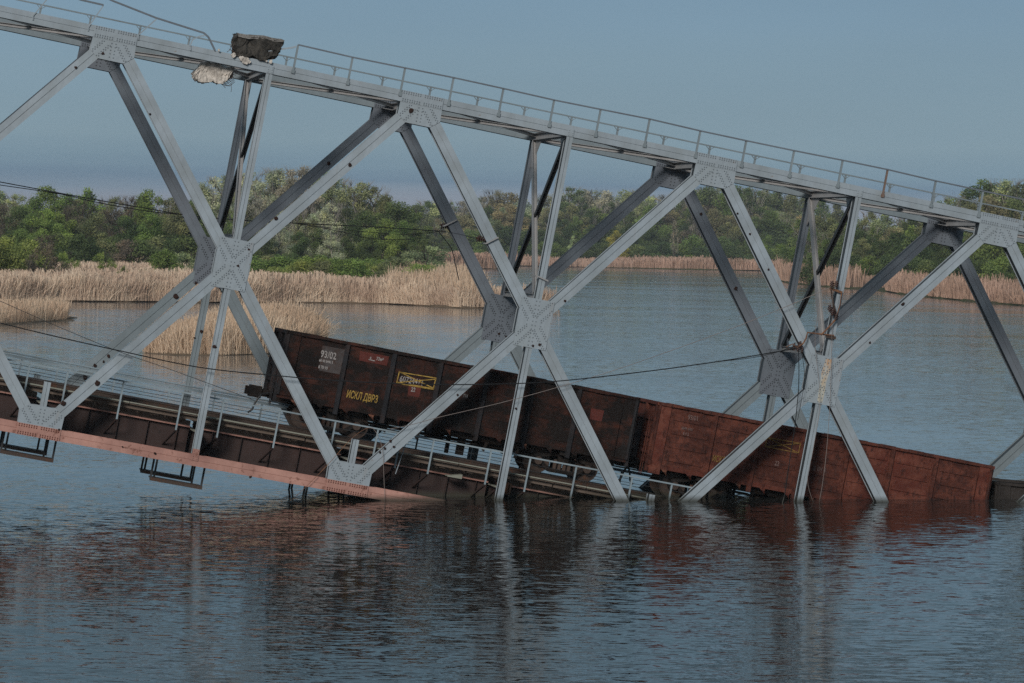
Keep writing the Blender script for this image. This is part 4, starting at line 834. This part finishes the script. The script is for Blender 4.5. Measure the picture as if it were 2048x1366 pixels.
# ================================================================== wires
def wire(pix, r, mat, v0, label, v1=None, name='wire', sub=5):
    # smooth the surveyed points with a Catmull-Rom curve
    v1 = v0 if v1 is None else v1; n = len(pix); P = [np.array(at(x, y, v0 + (v1 - v0) * i / (n - 1))) for i, (x, y) in enumerate(pix)]
    P = [2 * P[0] - P[1]] + P + [2 * P[-1] - P[-2]]; out = []
    for i in range(1, len(P) - 2):
        for k in range(sub):
            t = k / sub; a_, b_, c_, d_ = P[i - 1:i + 3]
            out.append(.5 * ((2 * b_) + (c_ - a_) * t + (2 * a_ - 5 * b_ + 4 * c_ - d_) * t * t + (3 * b_ - a_ - 3 * c_ + d_) * t ** 3))
    out.append(P[-2]); o = part(name, MB().tube(out, r, 5), mat, None); o.matrix_world = BM; return tag(o, label, 'cable', 'fallen overhead line cables')
wire([(-160, 605), (0, 646), (120, 675), (250, 704), (400, 735), (560, 752), (700, 763), (860, 769), (1000, 768), (1120, 762), (1300, 742), (1450, 721), (1540, 706), (1590, 697)], .021, M['cable'], -.3, 'thick black cable sagging across the whole bridge in front of the first wagon')
wire([(1440, 723), (1500, 716), (1545, 707), (1590, 692)], .012, M['cable'], -.33, 'short black strand splitting from the thick cable near the bracket')
wire([(-120, 548), (0, 602), (120, 655), (240, 704), (330, 735), (420, 768), (510, 801)], .011, M['dark_steel'], -.2, 'thin wire slanting down at the left over the water behind the railing')
wire([(1660, 575), (1556, 620), (1450, 662), (1337, 703), (1230, 740), (1114, 775), (1000, 806), (880, 834), (820, 850), (780, 858)], .011, M['pale_cable'], -.25, 'thin pale wire rising from the bottom railing to the rusty bracket')
wire([(-160, 333), (0, 364), (200, 401), (300, 418), (385, 432), (490, 441), (600, 447), (750, 454), (890, 463)], .020, M['cable'], WID + .2, 'upper black cable running to the insulator on the far diagonal')
wire([(-160, 345), (0, 370), (120, 388), (200, 406), (300, 423), (380, 432), (412, 452)], .017, M['cable'], WID + .25, 'lower black cable at upper left ending at the first crossing')
wire([(500, 453), (545, 443), (600, 448), (680, 463), (750, 478), (820, 479)], .013, M['cable'], WID + .22, 'drooping black cable right of the first crossing')
wire([(570, 444), (680, 458), (800, 469), (880, 463)], .010, M['cable'], WID + .24, 'middle thin cable between the first crossing and the far insulator')
wire([(878, 464), (892, 482), (903, 498), (910, 525), (918, 561)], .02, M['cable'], WID - .1, 'short cut cable dangling from the insulator on the far diagonal')
wire([(890, 463), (925, 470), (962, 479)], .010, M['cable'], 4.0, 'thin link wire between the two insulators', 1.0)
wire([(1597, 698), (1598, 740), (1597, 780), (1594, 812), (1590, 850), (1578, 930), (1570, 985), (1563, 1012)], .016, M['cable'], -.3, 'black cable hanging straight down from the bracket into the water')
wire([(1600, 696), (1606, 720), (1609, 760), (1603, 800), (1595, 840)], .010, M['cable'], -.32, 'thin curled wire hanging beside the third crossing plate')
wire([(1665, 580), (1664, 660), (1662, 760), (1655, 880), (1646, 960), (1637, 1012)], .009, M['pale_cable'], -.2, 'pale wire hanging past the rust stained plate into the water')
wire([(1640, 605), (1630, 680), (1640, 800), (1626, 900), (1615, 960), (1629, 1014)], .008, M['pale_cable'], -.22, 'thinnest wire hanging crookedly before the second wagon')
wire([(770, 1012), (768, 960), (765, 900), (755, 870), (745, 855)], .009, M['pale_cable'], -.1, 'thin wire hanging in front of the second bottom node')
wire([(555, 1025), (600, 985), (655, 930), (700, 880), (730, 858), (745, 856)], .009, M['rust'], -.12, 'thin rusty wire crossing the salmon bottom chord')

# ================================================================== concrete slabs thrown onto the top chord
def slab(mb_pts, y0, y1, name, cuts=5, amp=.05, seed=3):
    import bmesh
    bm = bmesh.new(); n = len(mb_pts); a_ = [bm.verts.new((x, y0, z)) for x, z in mb_pts]; b_ = [bm.verts.new((x, y1, z)) for x, z in mb_pts]
    bm.faces.new(a_); bm.faces.new(b_[::-1])
    for i in range(n): bm.faces.new((a_[i], b_[i], b_[(i + 1) % n], a_[(i + 1) % n]))
    bmesh.ops.triangulate(bm, faces=[f for f in bm.faces if len(f.verts) > 4]); bmesh.ops.subdivide_edges(bm, edges=bm.edges[:], cuts=cuts, use_grid_fill=True)
    bmesh.ops.triangulate(bm, faces=bm.faces[:]); gg = np.random.default_rng(seed)
    from mathutils import noise as mn
    for v_ in bm.verts:
        q = v_.co * 3.1 + Vector((seed, 0, 0)); v_.co += Vector((mn.noise(q), mn.noise(q + Vector((9, 0, 0))), mn.noise(q + Vector((0, 9, 0))))) * amp * 1.6 + Vector(gg.normal(0, amp * .22, 3))
    bmesh.ops.recalc_face_normals(bm, faces=bm.faces[:])
    me = bpy.data.meshes.new(name); bm.to_mesh(me); bm.free(); return me
def pix_poly(pp, v): return [(lambda q: (q[0], q[2]))(at(x, y, v)) for x, y in pp]
s1 = tag(empty('concrete_slab', BM), 'dark broken concrete slab lying on top of the upper chord', 'slab')
part('slab_block', slab(pix_poly([(470, 76), (475, 70), (500, 74), (540, 79), (566, 84), (560, 98), (552, 112), (532, 120), (508, 114), (474, 112), (472, 96)], -.1), -.1, .9, 'slab_block', 6, .075), M['concrete_dark'], s1)
part('slab_face', slab(pix_poly([(472, 66), (500, 69), (535, 73), (562, 77), (569, 82), (566, 86), (540, 81), (500, 77), (476, 73)], -.12), -.13, .8, 'slab_face', 3, .03, 8), M['concrete_top'], s1)
m = MB()
for a_ in ([(466, 82), (460, 100), (454, 104)], [(470, 84), (464, 98), (468, 108)], [(460, 92), (472, 99)], [(458, 98), (471, 105)], [(530, 118), (540, 121), (549, 113)], [(538, 119), (545, 118), (552, 108)]): m.tube([at(x, y, .05) for x, y in a_], .013, 4)
part('rebar', m, M['rail_steel'], s1)
m = MB()
for (x, y, r) in ((467, 110, .10), (491, 121, .16), (484, 117, .09), (541, 123, .08), (438, 100, .05), (480, 115, .05), (499, 124, .06), (533, 122, .04)):
    p = at(x, y, -.06); m.prism([(p[0] + r * math.cos(a) * random.uniform(.6, 1), p[2] + r * 1.2 * math.sin(a) * random.uniform(.6, 1)) for a in [k * PI / 4 for k in range(8)]], -.09, -.01)
o = part('concrete_splinter', m, M['concrete'], s1); o['label'] = 'pale concrete chips stuck to the chord'
s2 = tag(empty('concrete_slab', BM), 'pale pitted concrete chunk hanging below the upper chord by its mesh', 'slab')
part('slab_block', slab(pix_poly([(405, 124), (420, 126), (445, 132), (468, 136), (466, 146), (455, 158), (440, 166), (420, 165), (400, 161), (389, 155), (392, 140), (399, 130)], .43), .43, 1.1, 'slab_block', 5, .075, 21), M['concrete'], s2)
m = MB(); 
for i in range(9):
    a_ = [(438 + i * 4, 160 - i * 3), (444 + i * 4, 168 - i * 3.2), (452 + i * 3.2, 176 - i * 4.2)]; m.tube([at(x + random.uniform(-1, 1), y, .45) for x, y in a_], .010, 4)
for i in range(5):
    a_ = [(436 + i * 3, 165 + i * 2.4 - i), (452 + i * 2, 162 + i * 2.6), (466 + i * 1.0, 152 + i * 3)]; m.tube([at(x, y + random.uniform(-1, 1), .45) for x, y in a_], .010, 4)
m.tube([at(462, 166, .45), at(463, 178, .45), at(462, 184, .45)], .010, 4)
for a_ in ([(392, 150), (386, 158), (390, 163)], [(395, 156), (390, 164)]): m.tube([at(x, y, .45) for x, y in a_], .009, 4)
part('rebar', m, M['rail_steel'], s2)
m = MB(); q0, q1 = at(893, 951, 1.2), at(923, 949, 1.2); m.box((q0[0], 1.0, q0[2] - .02), (q1[0], 1.5, q0[2] + .03)); m.prism([(q0[0] + .1, q0[2] + .03), (q1[0], q0[2] + .03), (q1[0], q0[2] + .14)], 1.0, 1.45)
o = part('debris_board', m, M['pale_timber'], None); o.matrix_world = BM; tag(o, 'pale piece of board lying on the lower girder flange near the waterline', 'debris')

# ================================================================== freight wagons
def text_mesh(body, size, shear=0.0, offset=0.0):
    cu = bpy.data.curves.new('lettering', 'FONT'); cu.body = body; cu.size = size; cu.shear = shear; cu.offset = offset; cu.extrude = .002; cu.resolution_u = 3
    o = bpy.data.objects.new('lettering', cu); COL.objects.link(o); bpy.context.view_layer.update()
    me = bpy.data.meshes.new_from_object(o.evaluated_get(bpy.context.evaluated_depsgraph_get())); bpy.data.objects.remove(o); return me
LEN, HALF, FLO, TOP = 13.0, 1.55, 1.15, 3.40
RIBX = [-6.5, -4.33, -2.6, -.87, .87, 2.6, 4.33, 6.5]
M['dim_yellow'] = flat('grimy_yellow_paint', (0.26, 0.15, 0.045)); M['dim_white'] = flat('grimy_white_paint', (0.20, 0.13, 0.12))
def wagon(mat4, label, body, alt, ribm, letters, ridged, seed, recess=False):
    gg = random.Random(seed); root = tag(empty('freight_wagon', mat4), label, 'wagon', 'derailed open freight wagons')
    for s_ in (-1, 1):
        y0 = s_ * HALF
        for i in range(7):
            x0, x1 = RIBX[i] + .03, RIBX[i + 1] - .03
            if i in (0, 6):
                xa_, xb_ = (x0 - .02, x0 + .42) if i == 0 else (x1 - .42, x1 + .02)
                m = MB(); m.box((xa_, min(y0, y0 + s_ * .05), FLO - (.36 if recess else .05)), (xb_, max(y0, y0 + s_ * .05), TOP - .1)); part('corner_plate', m, body[0], root)
                if i == 0: x0 += .44
                else: x1 -= .44
            m = MB(); m.box((x0, min(y0, y0 - s_ * .05), FLO), (x1, max(y0, y0 - s_ * .05), TOP - .1))
            if ridged:
                for z_ in (1.45, 1.95, 2.45, 2.95): m.box((x0 + .14, min(y0, y0 + s_ * .035), z_ - .11), (x1 - .14, max(y0, y0 + s_ * .035), z_ + .11))
            elif i > 2:
                m.box((x0 + .1, min(y0, y0 + s_ * .02), 1.32), (x1 - .1, max(y0, y0 + s_ * .02), 1.48 + .12 * (i % 2)))
            part('side_panel', m, gg.choice(body), root)
            if not ridged and s_ < 0:
                zz = gg.uniform(1.5, 2.1); m = MB(); m.box((x0 + .15, y0 - .012, zz), (x0 + gg.uniform(.9, 1.45), y0 - .001, zz + gg.uniform(.35, .9))); part('repair_plate', m, gg.choice(alt), root)
        for i, x in enumerate(RIBX):
            w_ = .10 if 0 < i < 7 else .07; q = y0 + s_ * .09; lo = FLO - (.38 if 0 < i < 7 else .05)
            m = MB(); m.add([(x - w_, y0, lo), (x + w_, y0, lo), (x + w_ * .55, q, lo), (x - w_ * .55, q, lo), (x - w_, y0, TOP - .1), (x + w_, y0, TOP - .1), (x + w_ * .55, q, TOP - .1), (x - w_ * .55, q, TOP - .1)],
                          [(0, 3, 2, 1), (4, 5, 6, 7), (0, 1, 5, 4), (1, 2, 6, 5), (2, 3, 7, 6), (3, 0, 4, 7)])
            part('side_rib', m, ribm, root)
        m = MB(); xs_ = np.linspace(-6.57, 6.57, 24)
        for a_, b_ in zip(xs_, xs_[1:]): dz = gg.uniform(-.012, .012); m.box((a_, y0 - .10, TOP - .1 + dz), (b_, y0 + .10, TOP + dz))
        part('top_rail', m, alt[0] if ridged else body[0], root)
        m = MB(); m.box((-6.52, min(y0, y0 - s_ * .12), FLO - .16), (6.52, max(y0, y0 - s_ * .12) + .02, FLO)); part('side_sill', m, body[0], root)
        for i in range(13):                                 # hatch latches under the sill
            x = -5.9 + i * .95; m = MB(); m.add([(x - .10, y0 - .02, FLO - .16), (x + .12, y0 - .02, FLO - .16), (x + .08, y0 - .10, FLO - .24), (x - .05, y0 - .08, FLO - .22), (x - .10, y0 + .06, FLO - .16), (x + .12, y0 + .06, FLO - .16), (x + .14, y0 + .02, FLO - .36), (x + .06, y0 + .02, FLO - .3)],
                                            [(0, 1, 2, 3), (4, 7, 6, 5), (0, 3, 7, 4), (1, 5, 6, 2), (3, 2, 6, 7), (0, 4, 5, 1)])
            part('hatch_latch', m, M['lamp_rust'] if (i % 3 == 0 and s_ < 0) else body[0], root)
    for s_ in (-1, 1):
        x0 = s_ * 6.5; m = MB(); m.box((min(x0, x0 - s_ * .05), -HALF, FLO), (max(x0, x0 - s_ * .05), HALF, TOP - .1)); part('end_wall', m, body[0], root)
        for z_ in (1.55, 2.15, 2.78): m = MB(); m.box((min(x0, x0 + s_ * .09), -HALF, z_ - .07), (max(x0, x0 + s_ * .09), HALF, z_ + .07)); part('end_stake', m, body[0], root)
        for y_ in (-1.47, 1.47, 0): m = MB(); m.box((min(x0, x0 + s_ * .12), y_ - .06, FLO - .3), (max(x0, x0 + s_ * .12), y_ + .06, TOP - .1)); part('end_post', m, ribm, root)
        m = MB(); m.box((min(x0, x0 + s_ * .1), -HALF - .1, TOP - .12), (max(x0, x0 + s_ * .1), HALF + .1, TOP)); part('end_rail', m, body[0], root)
        m = MB(); m.box((min(x0, x0 + s_ * .45), -.16, .88), (max(x0, x0 + s_ * .45), .16, 1.14)); m.box((min(x0 + s_ * .38, x0 + s_ * .82), -.22, .80), (max(x0 + s_ * .38, x0 + s_ * .82), .22, 1.22))
        m.box((min(x0 + s_ * .7, x0 + s_ * .95), .02, .86), (max(x0 + s_ * .7, x0 + s_ * .95), .22, 1.16)); part('coupler', m, M['underframe'], root)
        part('brake_hose', MB().tube([(x0 + s_ * .1, -.3, 1.05), (x0 + s_ * .4, -.32, .95), (x0 + s_ * .55, -.33, .65), (x0 + s_ * .62, -.33, .35), (x0 + s_ * .75, -.33, .22)], .035, 6), M['cable'], root)
    m = MB(); m.box((-6.45, -1.4, FLO - .04), (6.45, 1.4, FLO + .02)); part('floor', m, body[0], root)
    m = MB(); m.box((-6.45, -.2, .78), (6.45, .2, FLO - .05)); part('centre_sill', m, M['underframe'], root)
    for x in (-4.33, 4.33):
        m = MB(); m.box((x - .25, -1.4, .82), (x + .25, 1.4, FLO - .06)); part('bolster', m, M['underframe'], root)
    for x in (-2.6, -.87, .87, 2.6):
        m = MB(); m.box((x - .06, -1.45, .80), (x + .06, 1.45, FLO - .06)); part('cross_bearer', m, M['underframe'], root)
    part('brake_cylinder', MB().tube([(-.6, .5, .72), (.1, .5, .72)], .2, 10), M['underframe'], root); part('air_tank', MB().tube([(1.1, -.7, .72), (2.1, -.7, .72)], .17, 10), M['underframe'], root)
    part('brake_rod', MB().tube([(-3.2, -.6, .66), (-.4, -.6, .62), (3.3, -.6, .64)], .03, 5), M['underframe'], root)
    m = MB(); m.box((.05, -.45, .10), (.20, -.38, .80)); m.box((.45, -.5, .12), (.75, -.42, .82)); part('brake_lever', m, M['underframe'], root)
    for y_ in (-1.15, 1.15):
        m = MB(); m.add([(-3.1, y_, .74), (3.1, y_, .74), (3.1, y_ * 1.25, FLO - .04), (-3.1, y_ * 1.25, FLO - .04), (-3.1, y_ * .6, .78), (3.1, y_ * .6, .78), (3.1, y_ * .6, FLO - .04), (-3.1, y_ * .6, FLO - .04)], [(0, 1, 2, 3), (4, 7, 6, 5), (0, 4, 5, 1), (3, 2, 6, 7), (0, 3, 7, 4), (1, 5, 6, 2)]); part('unloading_flap', m, M['underframe'], root)
        for z_ in (.52, .64): part('brake_rod', MB().tube([(-3.3, y_ * .8, z_), (-.5, y_ * .8, z_ - .03), (3.3, y_ * .8, z_ + .02)], .028, 5), M['underframe'], root)
        for x in (-2.4, -1.2, 1.3, 2.5): m = MB(); m.bar((x, y_, .36 + .1 * gg.random()), (x + .12, y_, .86), .10, .06, (0, 1, 0)); part('hanger_link', m, M['underframe'], root)
    for cx_ in (-4.33, 4.33):
        bg = MB(); bg.box((cx_ - .22, -1.15, .50), (cx_ + .22, 1.15, .78)); bogie = part('bogie', bg, M['underframe'], root)
        for wx in (-.925, .925):
            part('axle', MB().tube([(cx_ + wx, -1.05, .475), (cx_ + wx, 1.05, .475)], .075, 8), M['underframe'], bogie)
            for s_ in (-1, 1):
                y_ = s_ * .76; w_ = MB().disc((cx_ + wx, y_ - .065, .475), .475, .13, 28); w_.disc((cx_ + wx, y_ - s_ * .065 - .02, .475), .50, .04, 28); w_.disc((cx_ + wx, y_ + s_ * .08 - .03, .475), .14, .09, 12); w_.disc((cx_ + wx, y_ + s_ * .066 - .012, .475), .40, .02, 28)
                part('wheel', w_, M['rail_steel'], bogie)
        for s_ in (-1, 1):
            y_ = s_ * 1.02; m = MB(); sf = [(cx_ - 1.12, .40), (cx_ - 1.12, .62), (cx_ - .72, .72), (cx_ - .35, .80), (cx_ + .35, .80), (cx_ + .72, .72), (cx_ + 1.12, .62), (cx_ + 1.12, .40), (cx_ + .80, .44), (cx_ + .48, .20), (cx_ - .48, .20), (cx_ - .80, .44)]
            m.prism(sf[:3] + sf[3:5] + [(cx_ + .35, .66), (cx_ - .35, .66)], y_ - .07, y_ + .07) if False else None
            for a_, b_ in zip(sf, sf[1:] + sf[:1]): m.bar((a_[0], y_, a_[1]), (b_[0], y_, b_[1]), .13, .11, (0, 1, 0))
            m.box((cx_ - .5, y_ - .08, .14), (cx_ + .5, y_ + .08, .26)); part('side_frame', m, M['underframe'], bogie)
            for dx in (-.27, -.09, .09, .27): part('spring', MB().tube([(cx_ + dx, y_, .26), (cx_ + dx, y_, .62)], .075, 8), M['rail_steel'], bogie)
            for wx in (-.925, .925): part('axle_box', MB().disc((cx_ + wx, y_ + (.03 if s_ > 0 else -.13), .475), .15, .10, 12), M['rail_steel'], bogie)
    # ladder at the left end
    m = MB()
    for y_ in (-1.3, -1.0): m.tube([(-6.66, y_, .7), (-6.66, y_, 2.9)], .018, 5)
    for z_ in np.arange(.8, 2.9, .3): m.tube([(-6.66, -1.3, z_), (-6.66, -1.0, z_)], .014, 5)
    part('ladder', m, ribm, root)
    # painted marks: (text, size, x, z, material, slant) plus patches
    for L_ in letters:
        if L_[0] == 'patch':
            _, x0, x1, z0, z1, mt, sk = L_; m = MB(); m.add([(x0, -HALF - .014, z0), (x1, -HALF - .014, z0 + sk), (x1 + .02, -HALF - .014, z1 + sk), (x0 - .03, -HALF - .014, z1), (x0, -HALF - .001, z0), (x1, -HALF - .001, z0 + sk), (x1 + .02, -HALF - .001, z1 + sk), (x0 - .03, -HALF - .001, z1)], [(0, 1, 2, 3), (0, 4, 5, 1), (1, 5, 6, 2), (2, 6, 7, 3), (3, 7, 4, 0)]); part('paint_patch', m, mt, root)
        elif L_[0] == 'lines':
            m = MB()
            for (xa, za, xb, zb) in L_[1]: m.bar((xa, -HALF - .045 * (1 if ridged else .45), za), (xb, -HALF - .045 * (1 if ridged else .45), zb), .012, L_[2], (0, 0, 1) if abs(xb - xa) > .05 else (1, 0, 0))
            part('painted_frame', m, L_[3], root)
        else:
            t, s_, x, z_, mt, sh, off = L_; me = text_mesh(t, s_, sh, off); o = part('lettering', me, mt, root, (x, -HALF - (.045 if ridged else .022), z_)); o.rotation_euler = (PI / 2, 0, 0); o.scale = (.53 if t[0] == 'И' else .74, 1, 1)
    return root
def wmat(uc, v=2.9, w=-12.295, pitch=0.0, roll=0.0, yaw=0.0):
    return BM @ Matrix.Translation((uc, v, w)) @ Matrix.Rotation(yaw, 4, 'Z') @ Matrix.Rotation(-pitch, 4, 'Y') @ Matrix.Rotation(roll, 4, 'X')
def wl(x, y, uc):                                          # wagon coordinates (x, z) of a surveyed point on the near side
    q = at(x, y, 1.35); return q[0] - uc, q[2] + 12.295
c1 = 14.62; yx = M['yellow']; wt = M['white']
let1 = []
x0, z0 = wl(645, 745, c1); x1, z1 = wl(680, 700, c1); let1.append(('patch', x0 - .15, x0 + .62, z0 + .05, z0 + .95, M['patch_grey'], 0))
xa, za = wl(640, 716, c1); let1.append(('93/02', .34, xa + .0, za + .05, wt, -.1, .006))
let1.append(('60 60 8498 5', .13, xa - .02, za - .12, wt, 0, .004)); let1.append(('8 70 90', .15, xa - .0, za - .36, wt, 0, .004))
xa, za = wl(718, 722, c1); let1.append(('patch', xa, xa + 1.02, za + .02, za + .36, M['patch_red'], -.0)); let1.append(('q', .14, xa + .36, za + .16, wt, 0, .004)); let1.append(('73м³', .17, xa + .60, za + .15, wt, 0, .005)); let1.append(('lines', [(xa + .32, za + .12, xa + .56, za + .11)], .03, wt))
xa, za = wl(691, 797, c1); let1.append(('ИСКЛ ДВРЗ', .37, xa, za + .05, yx, .06, .006))
xa, za = wl(793, 766, c1); xb, zb = wl(868, 776, c1)
let1.append(('lines', [(xa, za, xa + .02, za + .40), (xa, za + .40, xb, za + .44), (xb, za + .44, xb - .03, za + .02), (xb, za + .02, xa, za), (xa, za + .42, xb, za + .06), (xa, za + .02, xb, za + .40), (xa + .02, za + .03, xb, za + .05)], .035, yx)); let1.append(('60724411', .30, xa + .08, za + .08, wt, 0, .004))
xa, za = wl(816, 786, c1); let1.append(('patch', xa, xa + .42, za - .08, za + .36, M['patch_red'], 0)); let1.append(('22', .22, xa + .08, za + .08, wt, 0, .005))
xa, za = wl(925, 795, c1); let1.append(('ТМ', .16, xa, za + .02, wt, 0, .004)); xa, za = wl(1180, 835, c1); let1.append(('patch', xa, xa + .45, za - .06, za + .34, M['patch_red'], 0))
w1 = wagon(wmat(c1), 'soot brown open wagon with yellow hand painted marks, still on the track', [M['wagon_dark'], M['wagon_dark'], M['wagon_dark2']], [M['wagon_dark2'], M['wagon_dark']], M['wagon_rib'], let1, False, 4)
c2 = 28.5; let2 = []
xa, za = wl(1375, 838, c2); let2.append(('93/01', .24, xa, za, M['dim_white'], -.1, .003)); xa, za = wl(1362, 858, c2); let2.append(('6049 4701', .14, xa, za, M['dim_white'], 0, .002)); xa, za = wl(1365, 868, c2); let2.append(('8 4 2', .15, xa, za - .02, M['dim_white'], 0, .002))
xa, za = wl(1423, 922, c2); let2.append(('ИСКЛ ДВРЗ', .33, xa, za, M['dim_yellow'], .06, .003))
xa, za = wl(1530, 893, c2); xb, zb = wl(1597, 903, c2); let2.append(('lines', [(xa, za, xa, za + .34), (xa, za + .34, xb, za + .36), (xb, za + .36, xb, za), (xb, za, xa, za), (xa, za + .34, xb, za), (xa, za, xb, za + .36)], .03, M['dim_yellow']))
xa, za = wl(1548, 930, c2); let2.append(('22', .24, xa, za, M['dim_white'], 0, .003)); xa, za = wl(1625, 940, c2); let2.append(('В ВУ 4', .22, xa, za, M['dim_white'], 0, .002))
w2 = wagon(wmat(c2), 'rust red open wagon with ridged panels sinking nose first behind the third crossing', [M['wagon_red'], M['wagon_red2'], M['wagon_red2']], [M['wagon_red2']], M['wagon_red2'], let2, True, 9, True)
w3 = wagon(wmat(42.4, 3.1, -12.15, .105, .0, -.02), 'dark grey wagon mostly sunk at the right edge beyond the red wagon', [M['wagon_black']], [M['wagon_black']], M['wagon_black'], [], False, 12)

# ================================================================== thin air haze over the whole valley
m = MB().box((-2600, -60, -4.2), (2600, 2200, 46)); hz_ = link('haze', m.mesh('haze'), None); tag(hz_, 'thin summer haze over the river', kind='stuff')
mt = bpy.data.materials.new('thin_air'); mt.use_nodes = True; nt = mt.node_tree; nt.nodes.clear(); vo = N(nt, 'ShaderNodeOutputMaterial'); pv = N(nt, 'ShaderNodeVolumePrincipled')
pv.inputs['Color'].default_value = (0.86, 0.92, 1.0, 1); pv.inputs['Density'].default_value = 0.00008; L(nt, pv.outputs[0], vo.inputs['Volume']); hz_.data.materials.append(mt)
